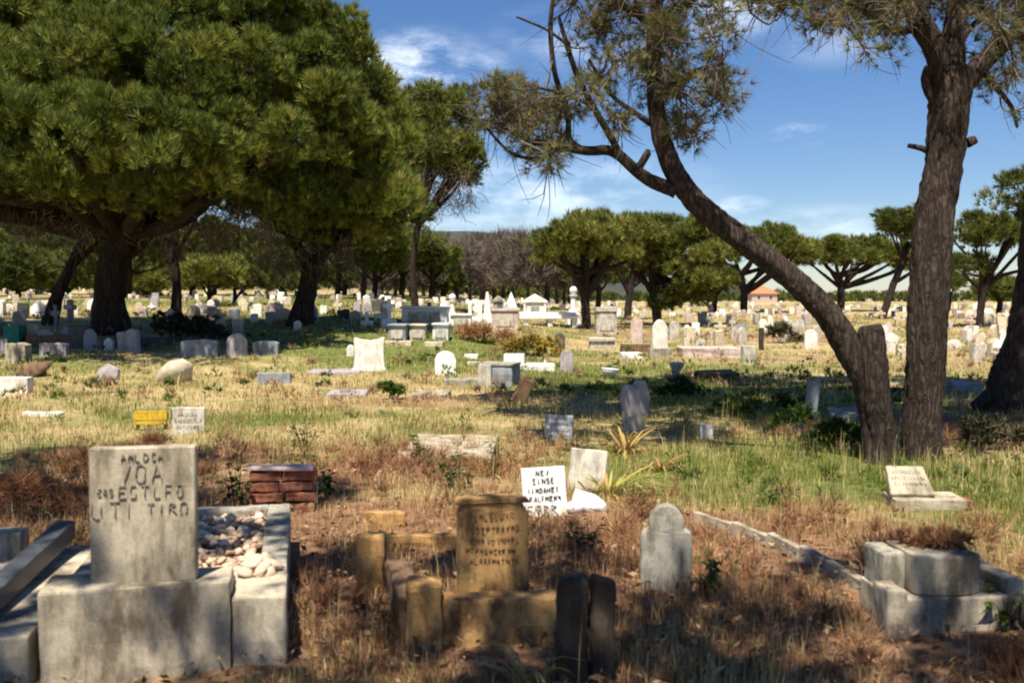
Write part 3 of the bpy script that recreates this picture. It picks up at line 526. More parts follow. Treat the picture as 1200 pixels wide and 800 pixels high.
# pines standing behind and above the viewer: they throw the broken shade over the nearest graves
def overhead(label, base, top, lobes, seed, fill):
    rng = np.random.default_rng(seed); root = empty('pine_tree', (base[0], base[1], hz(base[0], base[1])), 0, label, 'tree'); o = np.array(root.location); tb = MB()
    b = np.array(base); t = np.array(top); tube(tb, [(0, 0, -.3), (t - b) * .5 * np.array((1, 1, 1)) + np.array((.15, 0, 0)), t - o], [.3, .24, .17], 12, .08, rng)
    for (c, rx, ry, rz) in lobes: tube(tb, [t - o, (t + np.array(c)) / 2 - o + np.array((0, 0, -.2)), np.array(c) - o], [.13, .08, .03], 7, .08, rng)
    tb.build('trunk', M['bark'], root, smooth=True); lb = [(np.array(c) - o, rx, ry, rz) for (c, rx, ry, rz) in lobes]
    C = lumps_of(lb, .4, rng, fill, shell=.3); cb = MB(); needles(cb, C, .34 * rng.uniform(.6, 1.3, len(C)), 40, 12, .17, .028, rng, .5, .55, .8, tint=(.5, .2)); cb.build('crown', M['needlen'], root)
overhead('pine behind the viewer on the left whose open crown shades the nearest graves', (-5.2, -2.5, 0), (-4.2, -.8, 6.0),
         [((-4.6, 1.45, 7.0), 1.8, 1.6, .5), ((-4.8, 4.05, 7.2), 2.0, 1.5, .5), ((-5.0, 6.65, 7.6), 2.2, 1.4, .5), ((-2.6, 0.85, 6.8), 1.7, 1.3, .5), ((-2.6, 2.95, 7.0), 1.5, 1.1, .4), ((-7.0, 2.65, 7.0), 1.8, 2.2, .5), ((-2.9, 5.05, 7.3), 1.0, .9, .4)], 41, 1.2)
overhead('pine behind the viewer on the right whose open crown shades the nearest graves', (3.4, -4.2, 0), (2.6, -2.2, 6.2),
         [((-.6, 0.75, 7.0), 1.7, 1.2, .5), ((1.2, 1.75, 7.1), 1.5, 1.1, .45), ((1.4, -0.15, 7.2), 1.8, 1.2, .5), ((3.2, 0.45, 7.2), 1.7, 1.1, .5), ((2.2, -1.55, 6.6), 2.2, 1.1, .5), ((-.9, 2.75, 7.3), 1.0, .8, .4)], 42, 1.6)

# trees of the middle distance and the far wood
pine('round topped bright green pine beyond the long white tomb', [(687, 384, 5), (686, 350, 5), (684, 320, 6)], [[(686, 345, 4), (700, 322, 3), (715, 300, 2)], [(686, 340, 4), (668, 318, 3), (655, 300, 2)]], [(684, 280, 50, 26), (655, 292, 28, 18), (712, 296, 28, 24), (690, 302, 44, 16)], seed=31, Y=46, lump=.62, tufts=52, k=13, L=.34, W=.05, up=.9, fill=1.3, tint=(.62, .15))
pine('bushy pine with its crown reaching low, right of the round bright green pine', [(770, 376, 5), (768, 350, 5), (764, 320, 5)], [[(768, 345, 4), (790, 325, 3), (805, 300, 2)], [(766, 340, 4), (745, 320, 3), (738, 300, 2)]], [(768, 285, 44, 24), (812, 310, 44, 40), (825, 335, 30, 30), (750, 305, 30, 26), (790, 290, 36, 26), (800, 350, 22, 20)], seed=32, Y=50, lump=.68, tufts=52, k=13, L=.36, W=.055, up=.8, fill=1.25, zmin=-.6, tint=(.5, .17))
pine('dark slim trunk pine half hidden behind the bushy pine', [(735, 372, 4), (738, 345, 4), (744, 310, 4)], [[(738, 340, 2.5), (728, 320, 2), (724, 300, 1.5)]], [(742, 278, 26, 16), (735, 300, 22, 12)], seed=33, Y=58, lump=.75, tufts=44, k=12, L=.4, W=.06, fill=1.0, tint=(.35, .15))
pine('wide umbrella pine above the orange roofed house', [(871, 366, 4), (872, 345, 4), (868, 322, 4)], [[(871, 340, 3), (890, 322, 2.5), (915, 305, 2)], [(870, 335, 3), (850, 318, 2), (838, 305, 1.5)]], [(905, 288, 48, 14), (860, 296, 36, 16), (935, 296, 24, 12), (885, 300, 50, 10)], seed=34, Y=75, lump=.9, tufts=46, k=12, L=.5, W=.085, fill=1.25, tint=(.5, .16))
pine('umbrella pine with bare spreading limbs under a flat crown, left of the straight trunk', [(985, 356, 4), (986, 338, 4), (983, 324, 3.5)], [[(986, 338, 3), (1000, 322, 2.5), (1020, 308, 2), (1035, 300, 1.5)], [(984, 330, 3), (972, 315, 2), (962, 304, 1.5)], [(984, 328, 3), (990, 310, 2.2), (985, 298, 1.5)]], [(1000, 295, 42, 11), (960, 300, 22, 11), (1035, 303, 28, 14), (1000, 305, 50, 7), (1055, 312, 16, 12)], seed=35, Y=80, lump=.9, tufts=46, k=12, L=.5, W=.085, fill=1.25, tint=(.5, .16))
pine('leaning pine seen just left of the straight furrowed trunk', [(1034, 364, 4), (1046, 336, 4), (1058, 308, 3.5), (1064, 285, 3)], [[(1048, 332, 2.5), (1070, 318, 2), (1085, 308, 1.5)], [(1060, 300, 2.5), (1055, 275, 2), (1050, 262, 1.5)]], [(1060, 262, 26, 9), (1075, 285, 26, 12), (1050, 268, 12, 7)], seed=36, Y=60, lump=.7, tufts=44, k=12, L=.42, W=.065, fill=1.0, tint=(.42, .16))
pine('spreading pine between the straight trunk and the right edge trunk', [(1148, 364, 4), (1152, 342, 4), (1162, 320, 3.5)], [[(1152, 340, 3), (1170, 325, 2.5), (1192, 318, 2)], [(1158, 328, 3), (1150, 305, 2.2), (1140, 292, 1.5)], [(1160, 322, 3), (1180, 290, 2), (1190, 260, 1.5)]], [(1150, 278, 34, 20), (1185, 255, 42, 26), (1200, 225, 26, 20), (1135, 320, 20, 9), (1175, 285, 40, 14)], seed=37, Y=48, lump=.72, tufts=44, k=12, L=.38, W=.055, fill=1.05, twig_to=30, tint=(.42, .17))
small = [('low round umbrella pine on three thin stems, left one of the small pair', (244, 362), (246, 322, 34, 18)), ('low round umbrella pine, darker right one of the small pair', (274, 364), (284, 326, 30, 20))]
for i, (lb, b, l) in enumerate(small): pine(lb, [(b[0], b[1], 2.2), (b[0] + 1, b[1] - 14, 2), (b[0] + 1, b[1] - 26, 2)], [[(b[0], b[1] - 10, 1.5), (b[0] + 14, b[1] - 32, 1)]], [(l[0], l[1], l[2], l[3]), (l[0] - 8, l[1] + 8, l[2] * .9, l[3] * .6)], seed=50 + i, lump=.62, tufts=48, k=12, L=.36, W=.055, up=.9, fill=1.2, Y=52 + 3 * i, tint=(.6 - .22 * i, .15))
for i, (x, y, yb, rx, rz, lb, tn) in enumerate([(20, 318, 352, 40, 26, 'dark bushy pine at the far left edge beyond the graves', .3), (72, 322, 356, 34, 22, 'mid green bushy pine behind the slim leaning trunk', .5), (168, 325, 356, 36, 20, 'low green pine just right of the great pine trunk', .55),
        (120, 305, 350, 36, 24, 'bushy pine hidden behind the great pine trunk', .4), (330, 318, 352, 34, 26, 'dim bushy pine between the small umbrella pines and the leaning trunk', .3), (-40, 300, 350, 50, 34, 'tall bushy pine beyond the left edge of view', .35),
        (402, 318, 354, 20, 22, 'narrow dark pine just right of the tall dense pine trunk', .25), (438, 300, 350, 30, 26, 'loose olive pine right of the tall dense pine', .45), (470, 285, 348, 34, 24, 'tall loose pine in front of the far wood', .45), (518, 322, 346, 14, 22, 'small dark cone shaped conifer before the bare wood', .15),
        (425, 275, 348, 34, 22, 'pale olive pine whose crown shows above the loose olive pine', .5), (505, 300, 346, 24, 20, 'thin olive pine left of the dark conifer', .4), (250, 290, 350, 44, 24, 'broad dim pine behind the small umbrella pines', .3), (60, 282, 348, 60, 30, 'tall dim pine far behind the slim leaning trunk', .25), (150, 285, 346, 60, 30, 'tall dim pine far behind the great pine trunk', .3), (330, 285, 346, 60, 32, 'tall dim pine far behind the tall dense pine trunk', .28), (225, 295, 346, 50, 26, 'grey green pine far behind the slim upright trunk', .35), (395, 280, 346, 40, 30, 'dim far pine behind the narrow dark pine trunk', .22), (640, 298, 352, 26, 24, 'dim far pine just left of the round bright green pine', .3), (735, 312, 356, 24, 22, 'dim far pine between the round bright green pine and the bushy one', .25), (700, 318, 354, 26, 18, 'dark far pine behind the round bright green pine', .2), (836, 326, 358, 18, 16, 'small far pine right of the bushy pine', .35), (1110, 330, 358, 16, 10, 'small round far pine just right of the straight trunk', .35), (1170, 340, 358, 14, 8, 'small scrubby pine on the far right skyline', .3)]):
    pine(lb, [(x, yb, 3.2), (x + 2, (yb + y) / 2 + 6, 3), (x, y, 2.4)], [], [(x, y, rx, rz), (x + rx * .5, y + rz * .35, rx * .6, rz * .6), (x - rx * .5, y + rz * .3, rx * .6, rz * .6), (x, y + rz * .6, rx * .7, rz * .5)], seed=60 + i, lump=.8, tufts=36, k=11, L=.5, W=.075, fill=.9, Y=68 + (i * 7) % 23, tint=(tn, .16), zmin=-.6, up=.7)
rngw = np.random.default_rng(8)
for i in range(24):                                             # the leafless wood in the middle
    x = 425 + i * 11.2 + rngw.uniform(-5, 5); Y = rngw.uniform(76, 118); yb = 349 + rngw.uniform(-3, 2); top = np.interp(x, [430, 540, 600, 640, 690], [282, 278, 274, 282, 296]) + rngw.uniform(-2, 14)
    root, o, Yt, lw, r_ = pine('leafless grey brown tree in the far wood under the dark ridge', [(x, yb, 2.0), (x + rngw.uniform(-2, 2), yb - 25, 1.8), (x + rngw.uniform(-5, 5), (top + yb) / 2, 1.4), (x + rngw.uniform(-6, 6), top + 12, .8)],
        [[(x, yb - 26, 1.4), (x + 8, yb - 44, 1), (x + 13, top + 16, .5)], [(x, yb - 22, 1.4), (x - 8, yb - 40, 1), (x - 14, top + 18, .5)]], [], group='leafless trees of the far wood', seed=80 + i, Y=Y, bark='barkbare', name='bare_tree', sides=6)
    mb = MB(); c = np.array([tuple(P(x + rngw.uniform(-17, 17), rngw.uniform(top + 3, yb - 12), Y + rngw.uniform(-3, 3)) - o) for _ in range(105)]); needles(mb, c, np.full(105, .7), 5, 6, 1.25, .055, rngw, .8, .55, 1, tint=(.4, .25)); mb.build('twigs', M['twig'], root)
tl = MB(); rt = np.random.default_rng(9)                        # the low dark belt of far scrub along the right skyline
cx_ = np.concatenate([rt.uniform(660, 1330, 260), rt.uniform(-150, 680, 620)]); Cc = np.array([tuple(P(x, 353, (190 if i < 260 else 140) + rt.uniform(-15, 25))) for i, x in enumerate(cx_)]); Cc[:, 2] = height(Cc[:, 0], Cc[:, 1]) + np.concatenate([rt.uniform(.1, 1.0, 260), rt.uniform(.2, 2.2, 620)]); needles(tl, Cc, np.concatenate([rt.uniform(.8, 1.6, 260), rt.uniform(1.0, 2.0, 620)]), 22, 9, .8, .2, rt, .6, .6, .8, tint=(.25, .15))
tag(tl.build('distant_scrub', M['needlef']), 'dark belt of far scrub and saplings along the skyline', 'scrub', kind='stuff')
# bushes
def bush(name, label, cat, clusters, mat, seed, L=.12, W=.05, lr=.2, tufts=22, k=7, group=None, tint=(.5, .2), fill=1.0):
    rng = np.random.default_rng(seed); px, py = clusters[0][:2]; g = G(px, py); root = empty(name, g, 0, label, cat, group); o = np.array(g); lb = []; sm = MB()
    for (x, y, rx, rz, dY) in clusters:
        q = G(x, y) if dY is None else P(x, y, g.y + dY); c = np.array((q.x, q.y, q.z)) - o; lb.append((c + np.array((0, 0, rpx(rz, g.y) * (.6 if dY is None else 0))), rpx(rx, g.y), rpx(rx, g.y) * .8, rpx(rz, g.y)))
        for _ in range(3): tube(sm, [np.array((c[0] * .5, c[1] * .5, -.03)), c * .6 + rng.normal(0, .04, 3) + np.array((0, 0, .05)), lb[-1][0] + rng.normal(0, .1, 3) * lr], [.014, .01, .004], 5, 0, rng)
    sm.build('stems', M['twig'], root); C = lumps_of(lb, lr, rng, fill, -.2, .4); mb = MB(); needles(mb, C, lr * rng.uniform(.6, 1.2, len(C)), tufts, k, L, W, rng, .5, .7, .8, tint=tint); mb.build('foliage', M[mat], root)
bush('bush', 'dark twiggy bush heaped behind the blue grey slab under the great pine', 'bush', [(215, 400, 26, 16, None), (200, 385, 20, 16, 0), (235, 392, 24, 14, .3), (250, 398, 14, 10, .2)], 'bushdark', 101, lr=.3, L=.16, W=.06, fill=1.6)
bush('bush', 'yellow brown flowering bush behind the low white grave in the middle', 'bush', [(625, 417, 24, 14, None), (600, 412, 18, 14, .5), (645, 414, 16, 11, 0), (570, 408, 16, 11, 2)], 'bushyel', 102, lr=.22, L=.14, W=.045, fill=1.5)
bush('bush', 'dry brown weed clump between the white tombs and the yellow bush', 'bush', [(560, 402, 16, 13, None), (545, 398, 14, 11, .5), (590, 402, 14, 10, .5)], 'g_brown', 103, lr=.25, L=.3, W=.03, fill=1.2, tint=(.6, .2))
bush('bush', 'small grey green bush standing alone in the straw before the pale headstone', 'bush', [(459, 468, 12, 10, None), (452, 458, 9, 8, 0), (468, 460, 8, 7, 0)], 'bush', 104, lr=.1, L=.09, W=.03, tint=(.55, .2), fill=.7)
bush('shrub', 'dark shrub in the shade beside the grey urn', 'bush', [(795, 468, 18, 15, None), (778, 462, 12, 10, .2), (808, 466, 12, 11, .4)], 'bush', 105, lr=.16, L=.1, W=.035, tint=(.3, .16))
bush('shrub', 'low shrub in the shade left of the leaning trunk', 'bush', [(880, 488, 34, 14, None), (920, 482, 30, 12, .5), (850, 482, 24, 10, .3)], 'bush', 106, lr=.18, L=.1, W=.035, tint=(.35, .18))
bush('shrub', 'tall weedy shrub before the narrow dark blue grey post stone', 'bush', [(930, 512, 26, 20, None), (905, 515, 20, 16, .3)], 'bush', 114, lr=.14, L=.11, W=.026, tint=(.45, .2), fill=.7)
bush('shrub', 'leafy shrub growing at the foot of the leaning trunk', 'bush', [(985, 528, 26, 22, None), (965, 518, 22, 20, .3), (1005, 522, 14, 24, .2)], 'bush', 107, lr=.12, L=.1, W=.03, tint=(.4, .2))
bush('shrub', 'brown dead shrub right of the straight trunk', 'bush', [(1150, 528, 34, 22, None), (1185, 515, 28, 24, .3), (1195, 540, 22, 14, 0)], 'bushdark', 108, lr=.14, L=.1, W=.03, tint=(.75, .2))
bush('shrub', 'dark brown shrub at the left edge behind the neighbour grave', 'bush', [(18, 618, 40, 30, None), (60, 600, 34, 26, .3), (10, 588, 30, 20, .5)], 'g_brown', 109, lr=.16, L=.13, W=.006, k=18, tufts=30, tint=(.28, .2))
bush('shrub', 'olive dry shrub behind the tall lettered headstone', 'bush', [(150, 560, 60, 26, None), (80, 552, 40, 24, .2), (220, 560, 40, 22, .1)], 'g_brown', 110, lr=.15, L=.14, W=.005, k=18, tufts=26, tint=(.5, .22), fill=.8)
bush('scrub_bush', 'olive scrub standing among the far graves left of the leaning trunk', 'bush', [(915, 402, 16, 12, None), (930, 400, 10, 11, 1)], 'bushdark', 111, lr=.3, L=.25, W=.08, tint=(.7, .2))

# ---------------------------------------------------------------- graves
GLYPH = [[(0, .2, 0, .8), (0, .8, .2, 1), (.2, 1, .6, 1), (.6, 1, .8, .8), (.8, .8, .8, .2), (.8, .2, .6, 0), (.6, 0, .2, 0), (.2, 0, 0, .2)], [(0, 1, 0, .2), (0, .2, .3, 0), (.3, 0, .6, .1), (.7, .2, .7, 1)], [(0, 1, .4, 0), (.4, 0, .8, 1)], [(0, 0, 0, 1), (0, 1, .4, .4), (.4, .4, .8, 1), (.8, 1, .8, 0)], [(0, 0, 0, 1), (0, 1, .5, .9), (.5, .9, .75, .5), (.75, .5, .5, .1), (.5, .1, 0, 0)],
         [(0, 0, 0, 1), (0, 1, .8, 1), (0, .55, .6, .55), (0, 0, .8, 0)], [(0, 0, 0, 1), (.8, 0, .8, 1), (0, .5, .8, .5)], [(.4, 0, .4, 1), (0, 1, .8, 1)], [(0, 0, 0, 1), (0, 0, .7, 0)], [(.3, 0, .3, 1)],
         [(0, 0, 0, 1), (0, 1, .7, 1), (0, .5, .6, .5)], [(0, 0, .4, 1), (.4, 1, .8, 0), (.2, .4, .6, .4)], [(0, 0, 0, 1), (0, 1, .7, .8), (.7, .8, 0, .5), (.2, .5, .8, 0)], [(0, 0, 0, 1), (0, 1, .8, 0), (.8, 0, .8, 1)], [(0, 0, .7, 0), (.7, 0, .7, .5), (.7, .5, 0, .5), (0, .5, 0, 1), (0, 1, .7, 1)]]
def worn_lettering(parent, lines, y, mat, seed, th=.007, name='lettering', depth=.003, keep=.85):
    """worn, unreadable hand cut letters: lines of (x0, x1, z, height)"""
    rng = random.Random(seed); mb = MB()
    for (x0, x1, z, h) in lines:
        x = x0
        while x < x1 - h * .3:
            w = h * rng.uniform(.5, .78); gl = rng.choice(GLYPH)
            for (a, b, c, d) in gl:
                if rng.random() > max(keep, .97): continue
                p = np.array((x + a * w + rng.uniform(-.02, .02) * h, z + b * h)); q = np.array((x + c * w + rng.uniform(-.02, .02) * h, z + d * h)); u = (q - p) / (np.linalg.norm(q - p) + 1e-6); n = np.array((-u[1], u[0])) * th * rng.uniform(.35, .6)
                r = [p - n, q - n, q + n, p + n]; mb.add([(v[0], y - depth, v[1]) for v in r] + [(v[0], y + .004, v[1]) for v in r], [(0, 1, 2, 3), (0, 4, 5, 1), (1, 5, 6, 2), (2, 6, 7, 3), (3, 7, 4, 0)])
            x += w + h * rng.uniform(.18, .3)
    return mb.build(name, mat, parent)
SEED = [0]
def grave(name, label, cat, kind, px, py, w, h, mat, t=.12, yaw=0, tilt=0, roll=0, base=None, text=None, group=None, Y=None, textmat='ink', sub=2, rough=.006, bev=.01, basemat=None, keep=None):
    SEED[0] += 1; g = G(px, py) if Y is None else P(px, py, Y); k = g.y / F; W, H = w * k, h * k; root = empty(name, g, R(yaw), label, cat, group); z0 = -.06
    if base: z0 = base[1] * H; part('base', bm_box(-W / 2 * base[0], W / 2 * base[0], -t * .5 - W * .12, t * .5 + W * .12, -.08, z0, .012, sub=1, rough=rough), M[basemat or mat], root)
    Hs = H - z0
    s = part('stone', bm_profile(outline(kind, W, Hs), t, min(bev, W * .06), sub=sub, rough=rough, seed=SEED[0]), M[mat], root, (0, 0, z0), (R(tilt), R(roll), 0))
    if text: worn_lettering(s, [(-W * .5 * a, W * .5 * a, Hs * z, Hs * hh) for (a, z, hh) in text], -t / 2 - .002, M[textmat], SEED[0], th=max(.006, H * .022))
    if g.y < 16: KEEP.append((g.x, g.y, max(W * .35, .08))); KEEP.append((g.x, g.y - .16, W * .3))
    return root
def slab(name, label, cat, px, py, w, dep, hh, mat, yaw=0, tilt=0, roll=0, lift=0.0, group=None, sub=2, rough=.008):
    SEED[0] += 1; g = G(px, py); W = w * g.y / F; bm = bm_box(-W / 2, W / 2, 0, dep, -.05, hh, min(.015, hh * .3), sub=sub, rough=rough, seed=SEED[0])
    o = part(name, bm, M[mat], None, (g.x, g.y, g.z + lift), (R(tilt), R(roll), R(yaw))); return tag(o, label, cat, group)
T3 = [(.62, .72, .1), (.8, .52, .1), (.7, .32, .1)]

# --- the lettered headstone on its stepped block with a gravel bed, front left
root = empty('kerbed_grave', (-2.045, 4.24, 0), R(12), 'tall square concrete headstone with worn lettering on a wide block before a gravel bed', 'grave'); KG = root
part('plinth', bm_box(0, .80, 0, .30, -.1, .385, .012, sub=3, rough=.010, seed=3), M['concrete'], root)
part('side_block', bm_box(.803, 1.045, .02, .40, -.1, .305, .014, sub=3, rough=.010, seed=4), M['concrete'], root)
kb = part('kerb', bm_box(.90, 1.043, .402, 2.26, -.1, .275, .014, sub=4, rough=.010, seed=5), M['grey'], root)
part('kerb', bm_box(.02, .898, 2.12, 2.26, -.1, .275, .014, sub=3, rough=.010, seed=6), M['grey'], root)
part('kerb', bm_box(-.02, .10, .302, 2.118, -.1, .262, .014, sub=4, rough=.010, seed=7), M['concrete'], root)
hs = part('headstone', bm_profile(outline('slab', .452, .61), .085, .006, sub=4, rough=.004, seed=8), M['concrete'], root, (.425, .12, .378), (R(-1.5), 0, R(-2)))
worn_lettering(hs, [(-.09, .10, .55, .036), (-.10, .07, .455, .078), (-.19, -.12, .40, .03), (-.10, .20, .385, .055), (-.215, -.02, .295, .075), (.02, .20, .31, .05)], -.0425 - .006, M['ink'], 5, th=.0034, depth=.0012, keep=.95)
part('gravel_bed', bm_box(.102, .898, .302, 2.118, -.1, .20, 0, sub=4, rough=.02), M['brown'], root)
rng = np.random.default_rng(3); mb = MB(); loc = Matrix.Translation(root.location) @ Matrix.Rotation(R(12), 4, 'Z')
ico = bmesh.new(); bmesh.ops.create_icosphere(ico, subdivisions=2, radius=1); iv = np.array([v.co[:] for v in ico.verts]); iff = np.array([[v.index for v in f.verts] for f in ico.faces]); ico.free()
def lump_of_stone(c, s, rng, tint, fl=.6):
    d = iv * (1 + .22 * np.sin(iv @ rng.normal(0, 3, (3, 1)) + rng.uniform(0, 6)) + .12 * np.sin(iv @ rng.normal(0, 6, (3, 1)))); v = d * s * np.array((rng.uniform(.7, 1.3), rng.uniform(.7, 1.2), fl * rng.uniform(.7, 1.2)))
    q = np.array(Euler((rng.uniform(-.5, .5), rng.uniform(-.5, .5), rng.uniform(0, 6))).to_matrix()); mb.add(v @ q.T + np.array(c), iff, tint)
for i in range(1000):
    p = loc @ Vector((rng.uniform(.12, .88), rng.uniform(.33, 2.1), .21 + rng.uniform(0, .05))); lump_of_stone(p, rng.uniform(.012, .036), rng, np.clip(rng.normal(.6, .28), 0, 1))
for i in range(9):
    p = loc @ Vector((rng.uniform(.83, 1.0), rng.uniform(.35, .62), .30 + rng.uniform(0, .03))); lump_of_stone(p, rng.uniform(.03, .05), rng, .75)
tag(mb.build('gravel', M['rubble'], smooth=False), 'pale broken stones heaped on the bed of the lettered grave', 'gravel', kind='stuff')
KEEP += [(-1.75, 4.35, .45), (-1.2, 4.5, .3), (-1.7, 5.2, .5), (-1.9, 6, .5), (-1.5, 5.6, .4), (-1.5, 6.4, .35), (-1.45, 4.1, .35), (-1.95, 4.0, .25)]
# --- neighbour grave at the left edge
root = empty('kerbed_grave', (-2.10, 4.22, 0), R(12), 'low concrete kerbed grave at the left edge with a dark polished rail lying along it', 'grave')
part('front_kerb', bm_box(-1.1, .02, .0, .17, -.1, .20, .012, sub=3, rough=.01, seed=11), M['concrete'], root)
part('cover_slab', bm_box(-1.1, .0, .172, 1.9, -.1, .145, .012, sub=3, rough=.012, seed=12), M['concrete'], root)
part('rail', bm_box(-.055, .055, 0, 1.35, 0, .11, .012, sub=2, rough=.004, seed=13), M['granite'], root, (-.30, .42, .15), (R(3), 0, R(-4)))
part('end_stone', bm_box(-1.2, -.42, 1.62, 1.80, 0, .30, .015, sub=2, rough=.012, seed=14), M['grey'], root)
KEEP += [(-2.5, 4.5, .6), (-2.6, 5.3, .6)]
# --- sandstone grave in the middle
root = empty('kerbed_grave', (-.46, 4.68, 0), R(4), 'yellow sandstone headstone with a bowed top behind a thick rough sandstone kerb', 'grave')
part('front_kerb', bm_box(.133, .68, 0, .15, -.1, .215, .018, sub=4, rough=.016, seed=21), M['sand'], root)
part('corner_stone', bm_box(-.045, .13, -.02, .20, -.1, .29, .025, sub=3, rough=.022, seed=22), M['sand'], root)
part('side_kerb', bm_box(-.06, .07, .22, .95, -.1, .17, .018, sub=3, rough=.02, seed=23), M['brown'], root, (0, 0, 0), (0, 0, R(8)))
part('back_post', bm_box(-.36, -.20, .92, 1.06, -.1, .31, .02, sub=3, rough=.018, seed=24), M['sand'], root)
part('back_kerb', bm_box(-.36, .30, 1.95, 2.06, -.1, .065, .015, sub=3, rough=.014, seed=25), M['sand'], root)
part('back_kerb', bm_box(-.46, -.14, 2.6, 2.7, -.1, .08, .015, sub=3, rough=.014, seed=29), M['sand'], root)
hs = part('headstone', bm_profile(outline('segment', .36, .58), .11, .012, sub=3, rough=.009, seed=26), M['sand'], root, (.385, .33, .06), (R(-2), 0, R(3)))
worn_lettering(hs, [(-.12, .12, .48, .03), (-.14, .14, .42, .028), (-.13, .13, .365, .026), (-.14, .12, .31, .026), (-.12, .12, .255, .026)], -.062, M['brown'], 7, th=.0026, depth=.001, keep=.6)
part('coping', bm_profile([(x, .006 * 0 + z) for x, z in ([(-.19, 0)] + [(.19, 0)] + [(.19 * math.cos(a), .012 + .02 * math.sin(a)) for a in np.linspace(0, math.pi, 9)])], .135, .006, sub=1, rough=.005), M['sand'], hs, (0, 0, .553))
KEEP += [(-.1, 4.95, .3), (-.3, 4.7, .2), (0, 4.55, .3)]
# --- split dark timber post, nearest of all
root = empty('split_post', (.305, 4.2, 0), R(-6), 'nearest dark weathered timber post split in two down its length', 'post')
b1 = bm_profile([(-.125, -.1), (0.02, -.1), (.022, .1), (.016, .30), (.022, .46), (-.01, .475), (-.06, .468), (-.11, .44)], .12, .012, sub=3, rough=.014, seed=31); part('half_trunk', b1, M['timber'], root)
b1 = bm_profile([(.022, -.1), (.125, -.1), (.13, .2), (.135, .44), (.09, .455), (.035, .462), (.022, .30), (.024, .1)], .10, .012, sub=3, rough=.014, seed=32); part('half_trunk', b1, M['timber'], root, (.004, .03, 0), (R(-2), 0, R(9)))
KEEP.append((.3, 4.15, .12))
# --- small round shouldered stone
grave('headstone', 'small dark grey headstone with rounded shoulders standing in brown weeds', 'headstone', 'shoulder', 780, 690, 60, 102, 'grey', .085, yaw=-4, tilt=-1, sub=3, rough=.006)
# --- right front grave: block, curved stone, thin kerbs
root = empty('kerbed_grave', (1.88, 4.84, 0), R(3), 'grey concrete grave with a round fronted block and a dead plant on top', 'grave')
part('base', bm_box(0, .60, 0, .42, -.1, .175, .012, sub=3, rough=.012, seed=41), M['concrete'], root)
pr = [(.13, .11), (.14, .04)] + [(.30 - .16 * math.cos(a), .05 - .055 * math.sin(a)) for a in np.linspace(.15, math.pi - .15, 9)] + [(.465, .04), (.475, .11), (.475, .36), (.13, .36)]
cb = bmesh.new(); b_ = bmesh.new(); f_ = b_.faces.new([b_.verts.new((x, y + .03, .177)) for x, y in pr]); r_ = bmesh.ops.extrude_face_region(b_, geom=[f_])
for v in r_['geom']:
    if isinstance(v, bmesh.types.BMVert): v.co.z += .195
bmesh.ops.recalc_face_normals(b_, faces=b_.faces); bmesh.ops.bevel(b_, geom=list(b_.edges), offset=.006, segments=1, affect='EDGES'); roughen(b_, 2, .006, 4); part('round_block', merge(cb, b_), M['concrete'], root)
part('side_block', bm_box(.01, .125,   .16, .40, -.1, .36, .014, sub=3, rough=.012, seed=42), M['grey'], root)
part('corner_block', bm_box(-.045, .06, -.03, .155, -.1, .225, .014, sub=3, rough=.012, seed=43), M['concrete'], root)
part('side_kerb', bm_box(.605, .70, .04, 1.0, -.1, .245, .012, sub=3, rough=.012, seed=44), M['concrete'], root, (0, 0, 0), (0, 0, R(2)))
part('corner_post', bm_box(.66, .76, -.06, .036, -.1, .20, .012, sub=2, rough=.01, seed=45), M['concrete'], root)
dp = MB(); rng = np.random.default_rng(44); needles(dp, np.array([(.34 + rng.normal(0, .07), .24 + rng.normal(0, .05), .385 + rng.uniform(-.01, .02)) for _ in range(24)]), np.full(24, .05), 10, 10, .07, .008, rng, .3, .9, .6, tint=(.25, .2)); dp.build('dead_plant', M['g_brown'], root)
kp = [G(1030, 704), G(985, 678), G(940, 655), G(902, 640), G(860, 625), G(815, 610)]
for a, b in zip(kp, kp[1:]):
    d = b - a; L = math.hypot(d.x, d.y); part('thin_kerb', bm_box(  .006, L - .006, -.026, .026, -.06, .075, .008, sub=2, rough=.008, seed=int(L * 100)), M['concrete'], root, root.matrix_basis.inverted() @ a, (0, 0, math.atan2(d.y, d.x) - R(3)))
for a, b in zip(kp, kp[1:]): KEEP += [((a + (b - a) * t).x - .02, (a + (b - a) * t).y - .1, .13) for t in (0, .25, .5, .75, 1)]
KEEP += [(2.05, 4.8, .35), (2.3, 4.9, .3), (1.85, 4.7, .2)]
# --- slanted stone on its plinth
g = G(1092, 597); root = empty('slant_grave', g, R(-3), 'slanted grey stone tablet lying back on a low plinth in green grass', 'grave'); k = g.y / F
part('plinth', bm_box(-42 * k, 42 * k, 0, .34, -.05, .075, .008, sub=2, rough=.008), M['concrete'], root)
part('side_brick', bm_box(43 * k, 50 * k, .02, .2, -.05, .07, .006, sub=2, rough=.006), M['brick'], root)
sl = part('tablet', bm_profile([(-.17, 0), (.17, 0), (.15, .30), (-.14, .30)], .07, .008, sub=2, rough=.006), M['concrete'], root, (-.11, .10, .075), (R(-52), 0, 0)); worn_lettering(sl, [(-.11, .11, .21, .03), (-.13, .13, .15, .03), (-.12, .12, .09, .03)], -.037, M['grey'], 4, th=.006); KEEP.append((g.x, g.y + .15, .3)); KEEP.append((g.x, g.y - .12, .12))
